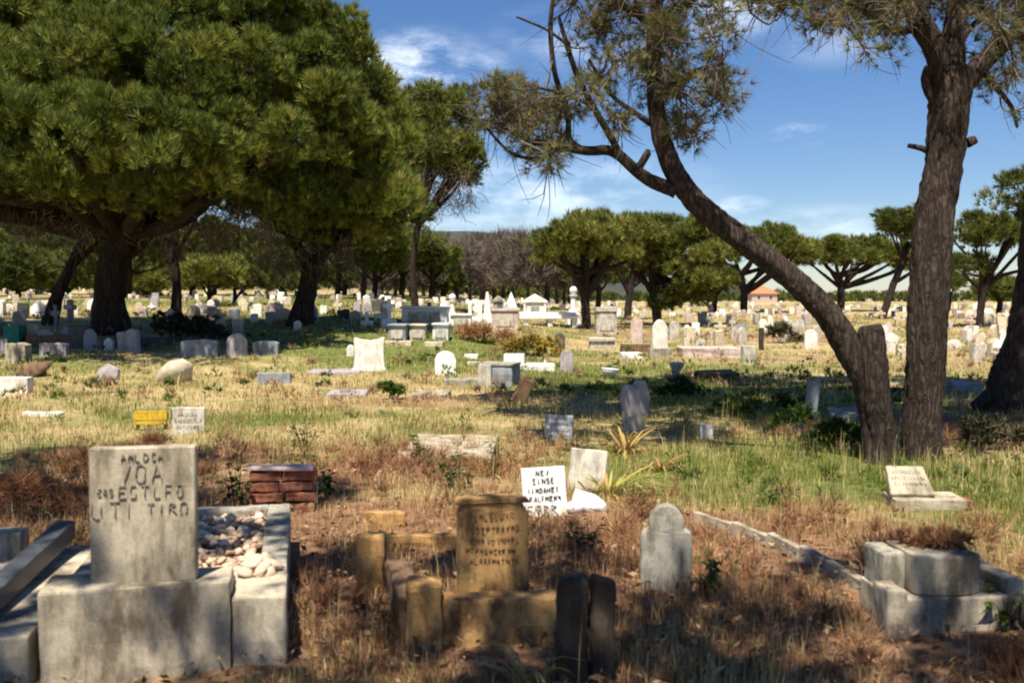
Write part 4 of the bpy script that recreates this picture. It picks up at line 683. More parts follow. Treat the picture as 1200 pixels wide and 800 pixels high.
# --- brick stack
g = G(330, 598); root = empty('brick_stack', g, R(10), 'low stack of old red bricks under a loose flat coping behind the gravel bed', 'brick stack')
for r_i in range(4):
    for c_i in range(2):
        x = -.27 + c_i * .265 + (.03 if r_i % 2 else 0); part('brick', bm_box(x, x + .25, random.Random(r_i * 3 + c_i).uniform(-.01, .01), .12,   .085 * r_i - .02, .085 * r_i + .055, .012, sub=3, rough=.014, seed=r_i * 2 + c_i), M['brick'], root)
part('coping', bm_box(-.28, .24, -.02, .15, .32, .345, .006, sub=2, rough=.006), M['pink'], root, (0, 0, 0), (0, R(1.5), R(-3))); KEEP.append((g.x, g.y - .1, .3))
# --- the white painted sign and the things round it
grave('grave_sign', 'white painted board with black hand lettering leaning among dry weeds', 'grave marker', 'slab', 640, 604, 52, 57, 'cleanwhite', .035, yaw=4, tilt=-8, roll=-3, text=[(.32, .86, .08), (.5, .71, .09), (.74, .55, .08), (.68, .40, .08), (.8, .15, .17)], textmat='ink2', bev=.004, rough=.002)
grave('grave_marker', 'pale concrete tablet sunk at a tilt just behind the white lettered board', 'grave marker', 'slab', 686, 572, 44, 46, 'paleg', .06, yaw=-6, tilt=-12, roll=5, rough=.006)
grave('grave_marker', 'small grey lettered tablet facing front in green grass behind the tilted pale tablet', 'grave marker', 'slab', 654, 516, 33, 30, 'blueg', .05, yaw=-5, tilt=-6, roll=2, text=T3, textmat='cleanwhite')
rng = np.random.default_rng(6)
def plastic(label, px, py, s, seed, sx=1.4):
    rng = np.random.default_rng(seed); mb2 = MB(); g = G(px, py); u = iv / np.linalg.norm(iv, axis=1)[:, None]
    v = u * (1 + .25 * np.sin(u @ rng.normal(0, 5, (3, 1))) + .18 * np.sin(u @ rng.normal(0, 9, (3, 1)))) * s * np.array((sx, .6, .75)); mb2.add(v, iff); o = mb2.build('plastic_bag', M['bag']); o.location = (g.x, g.y, g.z + s * .5); o.rotation_euler = (0, .5, 0); tag(o, label, 'bag'); KEEP.append((g.x, g.y, .12)); KEEP.append((g.x, g.y - .25, .12))
plastic('larger crumpled white plastic bag lying beside the white lettered board', 692, 598, .10, 1, 1.5); plastic('smaller crumpled white plastic bag squeezed against the white lettered board', 673, 600, .085, 2, .8)
# --- mid field, each one by itself
V_ = 'gravestone'
grave(V_, 'white tablet with faint lines beside the yellow marker', 'grave marker', 'slab', 221, 508, 38, 31, 'paleg', .05, 3, -4, text=T3, textmat='grey')
g = G(177, 504); root = empty('grave_marker', g, R(4), 'yellow painted board on two dark legs in a green patch', 'grave marker'); k = g.y / F
part('board', bm_box(-19 * k, 19 * k, -.02, .02, 12 * k, 23 * k, .004), M['yellow'], root); part('board', bm_box(-18 * k, 18 * k, -.02, .02, 7 * k, 11 * k, .004), M['yellow'], root)
for s in (-1, 1): part('leg', bm_box(s * 16 * k - .018, s * 16 * k + .018, .022, .05, -.05, 14 * k, .003), M['dark'], root)
slab('stone_slab', 'long low white stone cut by the left edge of the view', 'stone slab', 8, 463, 48, .25, .30, 'white', 3)
slab('stone_slab', 'thin white board lying flat in the straw at the left', 'stone slab', 48, 488, 48, .12, .06, 'white', -6)
g = G(207, 448); mb = MB(); rng = np.random.default_rng(12); lump_of_stone((g.x, g.y, g.z + .12), .40, rng, .75, .5); o = mb.build('boulder', M['cream'], smooth=True); tag(o, 'pale round boulder lying in the straw below the blue grey slab', 'boulder')
g = G(42, 441); mb = MB(); lump_of_stone((g.x, g.y, g.z + .1), .30, rng, .75, .55); o = mb.build('boulder', M['brown'], smooth=True); tag(o, 'dark reddish boulder behind the long white stone at the left', 'boulder')
grave(V_, 'worn grey pointed stone leaning in straw before the shaded graves at the left', V_, 'gable', 127, 446, 24, 20, 'mauve', .12, 0, -10)
slab('stone_slab', 'low dark green grey slab standing on edge in straw left of the pale headstone', 'stone slab', 321, 450, 38, .14, .22, 'blueg', 8)
grave('headstone', 'large pale headstone with horned top corners before the dark tree shade', 'headstone', 'horned', 433, 434, 36, 39, 'white', .16, 5, 0, base=(1.08, .08))
grave(V_, 'small white stump of a stone beside the large pale horned headstone', V_, 'round', 411, 417, 9, 13, 'white', .1)
slab('grave_slab', 'flat grey grave slab left of the large pale horned headstone', 'grave slab', 390, 440, 62, 1.1, .08, 'mauve', 3)
grave('headstone', 'small clean white headstone with round top in the middle of the straw', 'headstone', 'round', 522, 439, 25, 28, 'cleanwhite', .1, 4)
g = G(580, 454); k = g.y / F; root = empty('box_grave', g, R(-14), 'box grave with sunlit end and shaded side put into its colours behind a grey slab', 'grave')
part('lit_end_panel', bm_box(-20 * k, -4 * k, -.05, .05, -.05, 27 * k, .01, sub=1, rough=.008), M['paleg'], root); part('box', bm_box(-19 * k, 20 * k, .052, .7, -.05, 25 * k, .02, sub=2, rough=.02), M['blueg'], root); part('cap', bm_box(-20 * k, 21 * k, .04, .72, 25 * k + .003, 28 * k, .01, sub=1, rough=.008), M['grey'], root)  # sunlit end and shaded side put into the colours, pale panel on darker box
slab('grave_slab', 'flat grey slab in front of the box grave with lit and shaded colours', 'grave slab', 541, 452, 44, .7, .12, 'grey', 0)
slab('stone_slab', 'small white flat stone left of the long white kerbed grave', 'stone slab', 552, 421, 16, .3, .12, 'cleanwhite', 0)
slab('grave_slab', 'thin pale kerb slab behind the small white round headstone', 'grave slab', 565, 428, 36, .3, .08, 'cream', 0)
g = G(618, 433); k = g.y / F; root = empty('kerbed_grave', g, R(-4), 'long low white kerbed grave with a white block before the yellow bush', 'grave')
part('kerb', bm_box(-30 * k, 32 * k, 0, .25, -.05, 6 * k, .02, sub=2, rough=.02), M['cleanwhite'], root); part('block', bm_box(-29 * k, -5 * k, .26, .7, -.05, 17 * k, .02, sub=1, rough=.015), M['cleanwhite'], root); part('point', bm_profile([(-4 * k, 0), (4 * k, 0), (0, 13 * k)], .15, .01), M['white'], root, (20 * k, .35, 0)); part('bed', bm_box(-4 * k, 30 * k, .26, .9, -.05, 5 * k, .02, sub=2, rough=.02), M['white'], root)
grave(V_, 'slim pinkish mauve round topped stone right of the yellow bush', V_, 'round', 664, 437, 15, 27, 'mauve', .12, -4)
grave(V_, 'slim dark stone just beyond the pinkish mauve one', V_, 'round', 656, 412, 12, 22, 'dark', .12, 0)
g = G(714, 441); bm = bm_lathe([(.09, 0), (.13, .03), (.18, .1), (.2, .17), (.17, .17), (.07, .11)], 14); o = part('flower_bowl', bm, M['cleanwhite'], None, g, (0, R(6), 0)); tag(o, 'white flower bowl standing alone at the edge of the deep shade', 'bowl')
slab('stone_slab', 'white flat stone left of the tall arched white headstone', 'stone slab', 741, 421, 25, .4, .18, 'cleanwhite', 3)
slab('stone_slab', 'dark ledge stone just behind the white flat one by the arched headstone', 'stone slab', 746, 413, 34, .4, .25, 'brown', 3)
grave('headstone', 'tall white arched headstone on a grey base right of the bushy pine', 'headstone', 'gothic', 773, 419, 18, 45, 'white', .14, 4, base=(1.4, .24), basemat='grey')
g = G(793, 449); k = g.y / F; root = empty('urn', g, 0, 'grey stone urn on a pedestal beside a dark shrub', 'urn'); part('pedestal', bm_box(-7 * k, 7 * k, -7 * k, 7 * k, -.05, 10 * k, .02, sub=1, rough=.01), M['grey'], root); part('bowl', bm_lathe([(4 * k, 10 * k), (3 * k, 13 * k), (7 * k, 19 * k), (8.5 * k, 22 * k), (9 * k, 24 * k), (6 * k, 25 * k)], 12), M['mauve'], root, smooth=True)
grave(V_, 'broken dark grey stone with jagged top and pale left edge in the shade border', V_, 'broken', 745, 487, 33, 42, 'mauve', .16, 20, -4)
grave(V_, 'narrow brown board stone tilted steeply to the right', V_, 'slab', 604, 474, 15, 33, 'brown', .12, 14, 6, 22)
grave(V_, 'squat pale grey stone in sun beyond the deep shade, left of the leaning trunk', V_, 'slab', 877, 425, 16, 20, 'paleg', .2, 10)
grave(V_, 'tiny white stone alone in green grass before the deep shade', V_, 'slab', 828, 514, 15, 17, 'white', .08, -10)
grave(V_, 'small cream flat marker under the strappy dry leaves', V_, 'slab', 742, 505, 24, 17, 'cream', .1, -6, -10)
grave(V_, 'narrow dark blue grey post stone in the shade left of the leaning trunk', V_, 'cut', 948, 493, 15, 50, 'blueg', .1, -20, 0, 6)
slab('grave_slab', 'grey fallen slab in the shade at the foot of the leaning trunk', 'grave slab', 996, 496, 40, .7, .1, 'grey', -12, 4)
slab('grave_slab', 'dim flat slab in the shade between the two near trunks and the edge trunk', 'grave slab', 1128, 460, 50, .8, .15, 'blueg', 5)
slab('grave_mound', 'broad low stone paved grave mound half lost in dry grass in the middle', 'grave mound', 520, 540, 112, 1.6, .055, 'concrete', -2, rough=.03)
slab('grave_slab', 'flat pale sunken slab in straw left of the grey green bush', 'grave slab', 405, 465, 46, .9, .05, 'mauve', 4)
slab('grave_slab', 'flat olive sunken slab in straw right of the grey green bush', 'grave slab', 500, 466, 44, .9, .05, 'concrete', -3)
slab('grave_slab', 'brownish mound slab on the sunny grass beyond the deep shade', 'grave slab', 845, 446, 44, .8, .16, 'brown', 0, rough=.03)
slab('grave_slab', 'long pink earthen grave slab in the sunny field right of the arched headstone', 'grave slab', 835, 420, 70, 1.1, .28, 'pink', 0, rough=.03)
# --- shaded row on the left under the great pine
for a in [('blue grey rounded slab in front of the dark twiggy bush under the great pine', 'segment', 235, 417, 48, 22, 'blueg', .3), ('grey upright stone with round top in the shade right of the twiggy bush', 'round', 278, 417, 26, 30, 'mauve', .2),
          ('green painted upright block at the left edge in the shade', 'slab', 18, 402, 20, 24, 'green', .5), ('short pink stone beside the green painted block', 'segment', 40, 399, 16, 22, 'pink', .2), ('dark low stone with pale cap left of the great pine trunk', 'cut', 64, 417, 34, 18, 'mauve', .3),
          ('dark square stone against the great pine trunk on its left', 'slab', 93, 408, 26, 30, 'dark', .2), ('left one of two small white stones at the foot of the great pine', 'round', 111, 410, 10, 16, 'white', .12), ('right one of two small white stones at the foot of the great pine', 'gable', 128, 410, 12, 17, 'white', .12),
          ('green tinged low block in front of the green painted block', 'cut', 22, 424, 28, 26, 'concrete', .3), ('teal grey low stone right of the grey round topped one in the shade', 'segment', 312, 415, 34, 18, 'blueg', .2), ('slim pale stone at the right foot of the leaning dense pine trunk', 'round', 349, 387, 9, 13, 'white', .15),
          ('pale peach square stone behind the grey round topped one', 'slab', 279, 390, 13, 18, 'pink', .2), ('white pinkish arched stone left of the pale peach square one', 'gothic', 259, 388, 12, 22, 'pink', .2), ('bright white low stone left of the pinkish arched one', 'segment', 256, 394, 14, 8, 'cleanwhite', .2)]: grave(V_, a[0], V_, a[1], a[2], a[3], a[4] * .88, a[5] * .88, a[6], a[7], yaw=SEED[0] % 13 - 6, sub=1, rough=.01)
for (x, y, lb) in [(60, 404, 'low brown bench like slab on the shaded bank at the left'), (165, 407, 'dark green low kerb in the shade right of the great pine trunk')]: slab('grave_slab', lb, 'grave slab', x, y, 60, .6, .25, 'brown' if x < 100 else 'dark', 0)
# --- the cluster of white tombs in the middle
def tomb(label, px, py, w, h, dep, mat='white', kind='box', yaw=0, lid=.12, pan=True):
    g = G(px, py); k = g.y / F; W, H = w * k, h * k; root = empty('tomb', g, R(yaw), label, 'tomb')
    if kind == 'box':
        part('body', bm_box(-W * .46, W * .46, .06, dep, -.05, H * (1 - lid), .02, sub=1, rough=.012), M[mat], root); part('lid', bm_box(-W * .5, W * .5, 0, dep + .05, H * (1 - lid) + .003, H, .02, sub=1, rough=.01), M[mat], root)
        if pan: part('panel', bm_box(-W * .32, W * .32, .035, .058, H * .15, H * (1 - lid) - .1, .01), M['paleg'], root)
    elif kind == 'temple':
        part('body', bm_box(-W * .42, W * .42, .1, dep, -.05, H * .62, .02, sub=1, rough=.01), M[mat], root); part('pediment', bm_profile([(-W * .5, 0), (W * .5, 0), (W * .5, H * .06), (0, H * .37), (-W * .5, H * .06)], dep + .1, .02, y0=0), M[mat], root, (0, 0, H * .625))
        for s in (-1, 1): part('column', bm_lathe([(W * .07, 0), (W * .055, H * .06), (W * .05, H * .56), (W * .07, H * .618)], 10, cx=s * W * .4, cy=.02), M['cleanwhite'], root)
        part('doorway', bm_box(-W * .16, W * .16, .06, .097, 0, H * .46, 0), M['grey'], root)
    elif kind == 'table':
        for s in (-.4, 0, .4): part('leg', bm_box(W * s - .12, W * s + .12, .1, dep - .1, -.05, H * .55, .02), M[mat], root)
        part('slab', bm_box(-W * .5, W * .5, 0, dep, H * .55 + .003, H * .78, .03, sub=1, rough=.01), M['cleanwhite'], root); part('top', bm_box(-W * .5, W * .43, .1, dep - .1, H * .78 + .003, H, .03, sub=1, rough=.01), M['cleanwhite'], root)
    return root
def pillar(label, px, py, w, h, mat, kind, cat='monument'):
    g = G(px, py); k = g.y / F; W, H = w * k, h * k; root = empty('monument', g, 0, label, cat)
    part('base', bm_box(-W * .5, W * .5, -W * .5, W * .5, -.05, H * .3, .02, sub=1, rough=.01), M[mat], root)
    if kind == 'obelisk':
        b = bmesh.new(); bmesh.ops.create_cone(b, cap_ends=True, segments=4, radius1=W * .5, radius2=W * .16, depth=H * .7, matrix=Matrix.Translation((0, 0, H * .653)) @ Matrix.Rotation(R(45), 4, 'Z')); part('shaft', b, M[mat], root)
    elif kind == 'ball':
        part('column', bm_lathe([(W * .4, H * .303), (W * .3, H * .36), (W * .24, H * .42), (W * .22, H * .72), (W * .34, H * .76), (W * .34, H * .79)], 12), M[mat], root); b = bmesh.new(); bmesh.ops.create_uvsphere(b, u_segments=14, v_segments=9, radius=W * .32, matrix=Matrix.Translation((0, 0, H * .9))); part('ball', b, M[mat], root, smooth=True)
    elif kind == 'cross':
        part('cross', bm_profile(outline('cross', W * .95, H * .697), W * .22, .01), M[mat], root, (0, 0, H * .303))
    elif kind == 'pyramid':
        b = bmesh.new(); bmesh.ops.create_cone(b, cap_ends=True, segments=4, radius1=W * .7, radius2=.01, depth=H * .697, matrix=Matrix.Translation((0, 0, H * .653)) @ Matrix.Rotation(R(45), 4, 'Z')); part('cap', b, M[mat], root)
    elif kind == 'arch':
        n = 11; A = np.linspace(0, math.pi, n); po = [(W * .5 * math.cos(a), H * .42 + H * .27 * math.sin(a)) for a in A]; pi_ = [(W * .26 * math.cos(a), H * .42 + H * .14 * math.sin(a)) for a in A[::-1]]
        part('arch', bm_profile([(W * .5, 0)] + po + [(-W * .5, 0), (-W * .26, 0)] + pi_ + [(W * .26, 0)], W * .4, .01), M[mat], root, (0, 0, H * .303))
tomb('long low white wall tomb at the left of the white cluster', 497, 381, 58, 22, 1.2, 'cleanwhite'); pillar('white pillar with a small cross at the left end of the white wall tomb', 456, 384, 16, 34, 'cleanwhite', 'cross')
tomb('small grey shaded tomb before the left of the white wall tomb', 465, 400, 22, 20, 1.0, 'blueg'); tomb('white panelled tomb before the middle of the white cluster', 489, 399, 20, 19, .8, 'cream'); tomb('white square tomb at the right of the front row of the white cluster', 516, 399, 20, 20, .9, 'cleanwhite')
slab('grave_slab', 'thin pale kerb slab in the grass before the small grey shaded tomb', 'grave slab', 466, 405, 32, .5, .12, 'cream', 0); slab('grave_slab', 'short pale kerb slab before the white square tomb', 'grave slab', 508, 406, 22, .5, .12, 'cream', 0)
pillar('small white pyramid topped monument in the white cluster', 520, 372, 13, 24, 'cleanwhite', 'pyramid'); pillar('white column with a ball at the middle of the white cluster', 530, 379, 13, 34, 'cleanwhite', 'ball'); tomb('small white box tomb below the ball topped column of the cluster', 540, 384, 26, 16, 1.0, 'cleanwhite')
pillar('white arch monument right of the ball topped column', 557, 380, 16, 30, 'cleanwhite', 'arch'); pillar('slim white obelisk between the arch monument and the little temple', 571, 378, 11, 36, 'cleanwhite', 'obelisk'); tomb('cream roofed tomb behind the slim white obelisk', 584, 366, 16, 20, 1.0, 'cream', 'temple'); pillar('short white pyramid monument right of the cream roofed tomb', 599, 368, 14, 26, 'cleanwhite', 'pyramid')
tomb('pale pink block tomb in front of the short white pyramid', 592, 386, 34, 24, 1.2, 'pink'); tomb('white pillared temple tomb with a pediment', 627, 372, 30, 28, 1.6, 'cleanwhite', 'temple'); pillar('tall white column with a ball right of the temple tomb', 672, 380, 15, 44, 'cleanwhite', 'ball'); tomb('long white table tomb on stub legs before the temple tomb', 645, 383, 72, 17, 1.6, 'cleanwhite', 'table')
tomb('tall pale cabinet tomb with flared top right of the round green pine', 711, 392, 26, 32, 1.0, 'paleg', 'box', 0, .16); tomb('broad low stepped base stone before the tall cabinet tomb', 706, 410, 32, 14, .6, 'paleg', 'box', 0, .3, False)
pillar('small white cross stone seen beside the left end of the cluster', 430, 380, 13, 14, 'cleanwhite', 'cross')
for a in [('pale round stone at the foot of the bushy pine', 'round', 790, 398, 12, 22, 'paleg'), ('narrow cream stone below the bushy pine', 'slab', 804, 412, 7, 16, 'cream'), ('bright white square stone right of the bushy pine', 'slab', 815, 392, 9, 14, 'cleanwhite'), ('pale arched stone between the cabinet tomb and the arched headstone', 'round', 746, 402, 14, 30, 'pink'), ('dim grey gravestone in straw before the orange roofed house', 'segment', 868, 388, 16, 8, 'blueg'),
          ('white rounded stone against the leaning trunk on its left', 'round', 950, 408, 15, 22, 'white'), ('pale greenish stone behind the olive scrub', 'segment', 932, 388, 20, 14, 'paleg'), ('dark post like stone left of the olive scrub', 'slab', 892, 410, 5, 26, 'timber')]: grave(V_, a[0], V_, a[1], a[2], a[3], a[4], a[5], a[6], .15, yaw=SEED[0] % 11 - 5, sub=1, rough=.01)
# --- the crowded far graves: each its own object
rng = np.random.default_rng(55); protos = {}
KINDS = ['slab', 'round', 'gothic', 'segment', 'cross', 'gable', 'cut']
def far_proto(kind, mat):
    if (kind, mat) not in protos:
        bm = bm_profile(outline(kind, 1, 1), .22, .03); me = bpy.data.meshes.new('gravestone'); bm.to_mesh(me); bm.free(); me.materials.append(M[mat]); protos[(kind, mat)] = me
    return protos[(kind, mat)]
LOOK = {'white': 'white', 'cleanwhite': 'white', 'cream': 'cream', 'pink': 'pinkish', 'paleg': 'pale grey', 'mauve': 'mauve grey', 'blueg': 'blue grey', 'dark': 'dark', 'orange': 'orange brown', 'grey': 'grey'}
used = []
for (x0, x1, y0, y1, n, where, pal) in [
        (1108, 1185, 360, 428, 24, 'in the crowded field right of the straight trunk', ['white', 'cleanwhite', 'pink', 'paleg', 'cream', 'mauve', 'pink', 'cream']), (1022, 1058, 362, 425, 11, 'in the far field between the two near trunks', ['cream', 'paleg', 'white', 'pink']),
        (800, 985, 358, 384, 44, 'on the far sunny field left of the leaning trunk', ['cream', 'pink', 'paleg', 'white', 'paleg', 'cream', 'pink', 'mauve']), (800, 960, 386, 408, 12, 'on the nearer sunny field left of the leaning trunk', ['cream', 'paleg', 'paleg', 'white', 'cream']), (545, 760, 353, 372, 30, 'behind the cluster of white tombs', ['cleanwhite', 'white', 'cream', 'pink']),
        (322, 455, 342, 378, 36, 'on the slope right of the tall dense pine trunk', ['white', 'cream', 'pink', 'mauve', 'cleanwhite', 'dark']), (160, 322, 345, 384, 34, 'on the slope between the two big left pines', ['white', 'cream', 'pink', 'cream', 'cleanwhite', 'mauve']),
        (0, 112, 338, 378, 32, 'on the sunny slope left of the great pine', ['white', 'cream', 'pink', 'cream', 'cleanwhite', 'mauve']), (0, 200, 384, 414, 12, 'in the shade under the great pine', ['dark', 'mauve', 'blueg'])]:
    k_ = 0
    for _ in range(n * 6):
        if k_ >= n: break
        px = rng.uniform(x0, x1); py = rng.uniform(y0, y1)
        if any(abs(px - u[0]) < 6 and abs(py - u[1]) < 5 for u in used): continue
        g = G(px, py)
        if g.y > 160: continue
        used.append((px, py)); k_ += 1; mat = pal[rng.integers(len(pal))]; kind = KINDS[rng.integers(len(KINDS))]
        o = bpy.data.objects.new(V_, far_proto(kind, mat)); COL.objects.link(o); s = rng.uniform(.22, .45); o.location = (g.x, g.y, g.z - .04); o.scale = (s * rng.uniform(.8, 1.25), rng.uniform(.6, 1.2), rng.uniform(.30, .66) * (1.15 if kind == 'cross' else 1)); o.rotation_euler = (R(rng.normal(0, 4)), R(rng.normal(0, 4)), R(rng.normal(0, 14)))
        tag(o, 'tiny %s gravestone %s' % (LOOK[mat], where), V_, '%s gravestones %s' % (LOOK[mat], where))
fb = bmesh.new(); rf = np.random.default_rng(91)
fs = MB()
for i in range(380):
    x0_, x1_, y0_, y1_ = [(700, 1010, 356, 372), (1020, 1200, 357, 375), (0, 460, 337, 352), (440, 700, 349, 362)][i % 4]
    g = G(rf.uniform(x0_, x1_), rf.uniform(y0_, y1_)); w, h, t = rf.uniform(.1, .24), rf.uniform(.15, .5), rf.uniform(.05, .12); c, s_ = math.cos(rf.normal(0, .3)), math.sin(rf.normal(0, .3)); v = [(-w, -t, -.1), (w, -t, -.1), (w, t, -.1), (-w, t, -.1), (-w * .8, -t, h), (w * .8, -t, h), (w * .8, t, h), (-w * .8, t, h)]
    fs.add([(g.x + a * c - b * s_, g.y + a * s_ + b * c, g.z + z) for a, b, z in v], [(0, 1, 5, 4), (1, 2, 6, 5), (2, 3, 7, 6), (3, 0, 4, 7), (4, 5, 6, 7)], rf.uniform(0, 1))
tag(fs.build('distant_gravestones', M['farstone']), 'countless tiny gravestones massed along the far edge of the cemetery', 'gravestones', kind='stuff'); fb.free()
# the house behind the far field
g = P(896, 357, 170); g.z = hz(g.x, 170); root = empty('house', g, R(14), 'low house with an orange tiled hipped roof beyond the far graves', 'house')
part('wall', bm_box(-3.6, 3.6, 0, 6, -1, 2.2, .02), M['pink'], root)
b = bmesh.new(); ve = [b.verts.new(p) for p in [(-4, -.4, 2.2), (4, -.4, 2.2), (4, 6.4, 2.2), (-4, 6.4, 2.2), (-1.2, 3, 4.3), (1.2, 3, 4.3)]]
for f in [(0, 1, 5, 4), (1, 2, 5), (2, 3, 4, 5), (3, 0, 4), (3, 2, 1, 0)]: b.faces.new([ve[i] for i in f])
part('roof', b, M['tile'], root)
root.scale = (.66, .66, .66)
for x in (-2.2, 1.2): w_ = part('window', bm_box(x, x + 1.1, -.03, .0, .7, 1.7, 0), M['cleanwhite'], root); part('pane', bm_box(x + .1, x + 1.0, -.05, -.032, .8, 1.6, 0), M['glass'], w_)

# ---------------------------------------------------------------- weeds and plants
def leafy(name, label, px, py, n, h, spread, mat, seed, leaf=.09, wid=.03, tint=(.5, .2), cat='plant', droop=.4):
    """broad leaves up a few stems"""
    rng = np.random.default_rng(seed); g = G(px, py); root = empty(name, g, 0, label, cat); sm = MB(); lf = MB()
    for i in range(n):
        a = rng.uniform(0, 6.28); tip = np.array((math.cos(a) * spread * rng.uniform(.2, 1), math.sin(a) * spread * rng.uniform(.2, 1), h * rng.uniform(.55, 1.05))); st = np.array((tip[0] * .25, tip[1] * .25, -.02)); tube(sm, [st, (st + tip) / 2 + np.array((0, 0, .03)), tip], [.005, .004, .002], 5, 0, rng, cap=False, tint=.3)
        for j in range(9):
            t = rng.uniform(.25, 1); p = st * (1 - t) + tip * t; b = rng.uniform(0, 6.28); d = unit(np.array((math.cos(b), math.sin(b), rng.uniform(-.2, .8)))); L = leaf * rng.uniform(.6, 1.2); s = unit(np.cross(d, (0, 0, 1.0))) * wid * rng.uniform(.6, 1.2) * .5; m = p + d * L * .5; e = p + d * L - np.array((0, 0, L * droop)); tt = np.clip(rng.normal(*tint), 0, 1)
            lf.add([p, m + s, e, m - s + np.array((0, 0, -.004))], [(0, 1, 2, 3)], tt)
    sm.build('stem', M['twig'], root); lf.build('foliage', M[mat], root); return root
leafy('weed', 'green broad leaved weed in dead grass before the paved grave mound', 535, 572, 9, .30, .22, 'bush', 1, .10, .045)
leafy('weed', 'dark leaved weed left of the green broad leaved one', 492, 542, 5, .26, .12, 'bush', 2, .09, .04, (.25, .15))
leafy('weed', 'green upright weed in front of the brown weeds right of the mound', 582, 558, 6, .34, .07, 'bush', 3, .16, .02, (.75, .15))
leafy('weed', 'green leafy weed against the left side of the brick stack', 278, 596, 6, .38, .12, 'bush', 4, .1, .04, (.3, .15))
leafy('weed', 'green leafy weed against the right side of the brick stack', 382, 585, 6, .30, .1, 'bush', 5, .09, .04, (.35, .15))
leafy('weed', 'grey green thin weed in dry grass above the brick stack', 360, 524, 8, .34, .22, 'bush', 6, .09, .025, (.4, .2))
leafy('weed', 'bright yellow green weed beside the small dark round shouldered headstone', 828, 700, 7, .22, .09, 'bush', 7, .09, .04, (.98, .1))
leafy('weed', 'pale green weed at the corner of the lower right grave', 1178, 735, 9, .20, .14, 'bush', 8, .08, .03, (.8, .15))
leafy('weed', 'dark leafy weed behind the split timber post', 690, 650, 6, .22, .16, 'bush', 9, .07, .035, (.15, .1))
leafy('weed', 'small dark weed below the small grey lettered tablet', 642, 522, 5, .15, .08, 'bush', 10, .08, .03, (.3, .15))
leafy('weed', 'low green weed in the grass right of the plastic bags', 905, 590, 9, .14, .22, 'bush', 11, .07, .03, (.7, .15))
def strappy(name, label, px, py, n, L, seed, tint, wid=.022, cat='plant', lean=0.0):
    rng = np.random.default_rng(seed); g = G(px, py); mb = MB()
    for i in range(n):
        a = rng.uniform(0, 6.28); o = np.array((math.cos(a), math.sin(a), 0)); le = L * rng.uniform(.55, 1.1); k = 6; e = rng.uniform(.5, 1.25); p = o * rng.uniform(0, .06) + np.array((0, 0, -.02)); s = np.array((-math.sin(a), math.cos(a), 0)); V = []
        for j in range(k + 1):
            t = j / k; w = wid * (1 - t ** 1.6) * rng.uniform(.9, 1.1) + .001; V += [p - s * w / 2, p + s * w / 2]; el = e - t * rng.uniform(1.2, 2.1); p = p + (o * math.cos(el) + np.array((lean, 0, math.sin(el)))) * le / k
        mb.add(V, [(2 * j, 2 * j + 1, 2 * j + 3, 2 * j + 2) for j in range(k)], np.clip(rng.normal(*tint), 0, 1))
    o = mb.build(name, M['strap'], None, True); o.location = g; return tag(o, label, cat)
strappy('strap_plant', 'tall clump of dry orange strappy leaves below the broken dark grey stone', 733, 530, 46, .62, 1, (.25, .2), .03)
strappy('strap_plant', 'clump of yellow and green strappy leaves right of the pale tilted tablet', 712, 580, 40, .6, 2, (.7, .25), .03, lean=.25)
strappy('strap_plant', 'fallen dry orange strappy leaves right of the tall strappy clump', 775, 552, 26, .5, 3, (.2, .15), .03)
strappy('strap_plant', 'few yellow strappy leaves at the front edge in the middle', 620, 800, 12, .4, 4, (.6, .2), .02)

def field_weeds(name, label, mat, n, seed, r0, r1, L, W, tint, want, m=12, k=6):
    rng = np.random.default_rng(seed); a = np.radians(rng.uniform(-36, 36, n)); r = np.exp(rng.uniform(math.log(r0), math.log(r1), n)); x = r * np.sin(a); y = r * np.cos(a); g_, b_ = zone(x, y)
    kp = (rng.uniform(size=n) < want(g_, b_) * (.5 + .9 * wob(x, y, .7, seed)))
    for (kx, ky, kr) in KEEP: kp &= np.hypot(x - kx, y - ky) > kr + .12
    x, y = x[kp], y[kp]; s = rng.uniform(.05, .2, len(x)) * (1 + .6 * np.clip((y - 15) / 40, 0, 1)); mb = MB(); needles(mb, np.stack([x, y, height(x, y) + s * .4], 1), s, m, k, L, W, rng, .9, .5, .9, -.2, tint); tag(mb.build(name, M[mat]), label, 'weeds', kind='stuff')
field_weeds('green_weeds', 'low green weeds scattered through the field', 'bush', 1500, 71, 16, 90, .10, .028, (.65, .25), lambda g, b: .1 + .6 * g)
field_weeds('brown_weeds', 'dry brown weeds scattered through the far field', 'leaf', 3200, 72, 17, 110, .13, .02, (.6, .25), lambda g, b: .25 + .6 * b)
field_weeds('fine_weeds', 'thin reddish dead weeds standing between the nearest graves', 'g_brown', 1900, 73, 4.6, 17, .13, .0055, (.5, .25), lambda g, b: -.1 + .9 * b, 16, 9)
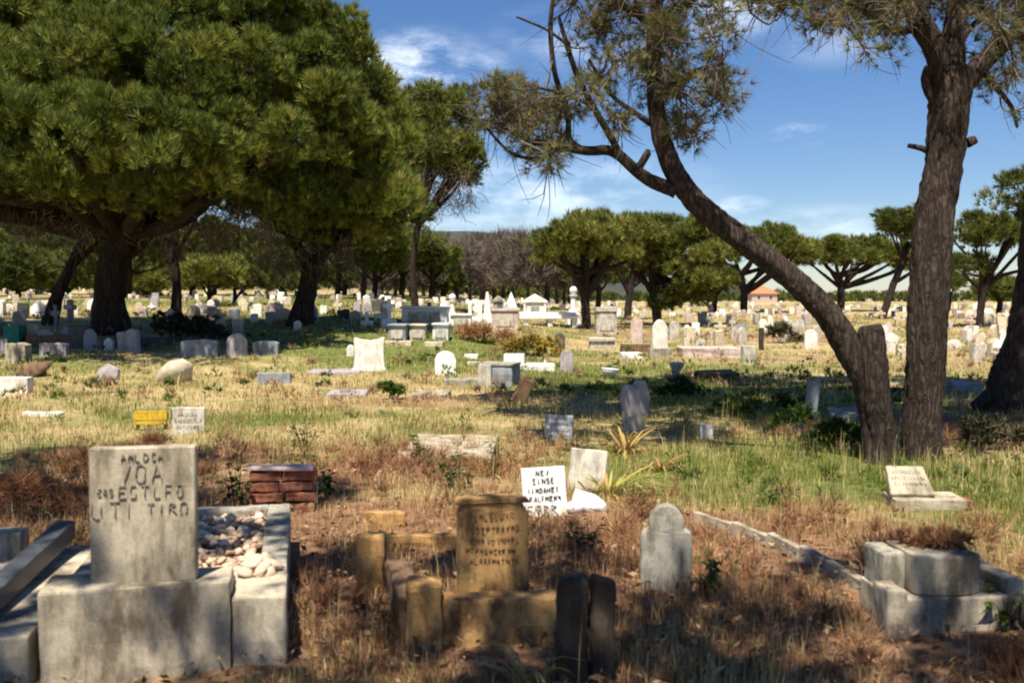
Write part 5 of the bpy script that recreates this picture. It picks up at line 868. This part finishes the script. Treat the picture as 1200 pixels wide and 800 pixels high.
field_weeds('fine_green_weeds', 'thin green weeds between the nearer graves', 'bush', 900, 74, 5.5, 17, .09, .008, (.75, .2), lambda g, b: .05 + .5 * g, 12, 7)

# ---------------------------------------------------------------- the sward itself
def w_straw(g, b, x, y): return (1 - np.clip(g * .75, 0, 1)) * (1 - .7 * b) * (1 - .35 * np.clip((y - 14) / 20, 0, 1))
def w_green(g, b, x, y): return np.clip(g * 1.05, 0, 1) * (1 - .75 * b)
def w_brown(g, b, x, y): return np.clip(b * 1.0 - .04, 0, 1) * (1 - .6 * g)
scatter_blades('dry_grass', 'bleached straw coloured grass across the field', M['g_straw'], 300000, w_straw, .07, .20, .0042, 1)
scatter_blades('green_grass', 'patches of fresh green grass in the field', M['g_green'], 380000, w_green, .06, .19, .0048, 2)
scatter_blades('dead_weeds', 'reddish brown dead weeds round the nearest graves', M['g_brown'], 300000, w_brown, .06, .19, .0046, 3, lean=.8, r1=22)
scatter_blades('tall_grass', 'tall thin seed stalks standing above the field', M['g_straw'], 22000, lambda g, b, x, y: .25 + .5 * (np.hypot(x - 3.6, (y - 11) * .8) < 2.2) + 0 * g, .25, .48, .0034, 4, lean=.25)
rng = np.random.default_rng(17); N = 16000; a = np.radians(rng.uniform(-36, 36, N)); r = np.exp(rng.uniform(math.log(3.4), math.log(16), N)); x = r * np.sin(a); y = r * np.cos(a); g_, b_ = zone(x, y); kp_ = rng.uniform(size=N) < b_; x, y = x[kp_], y[kp_]; n = len(x)
d = unit(rng.normal(size=(n, 3)) * np.array((1, 1, .45))); s = unit(np.cross(d, rng.normal(size=(n, 3)))); L = rng.uniform(.012, .036, n)[:, None]; p = np.stack([x, y, height(x, y) + rng.uniform(.005, .07, n)], 1)
lt = MB(); V = np.stack([p - d * L, p + s * L * .4, p + d * L, p - s * L * .4], 1).reshape(-1, 3); lt.add(V, np.arange(4 * n).reshape(-1, 4), np.clip(rng.normal(.5, .3, n), 0, 1).repeat(4)); tag(lt.build('leaf_litter', M['leaf']), 'dry curled leaves lying round the nearest graves', 'leaf litter', kind='stuff')
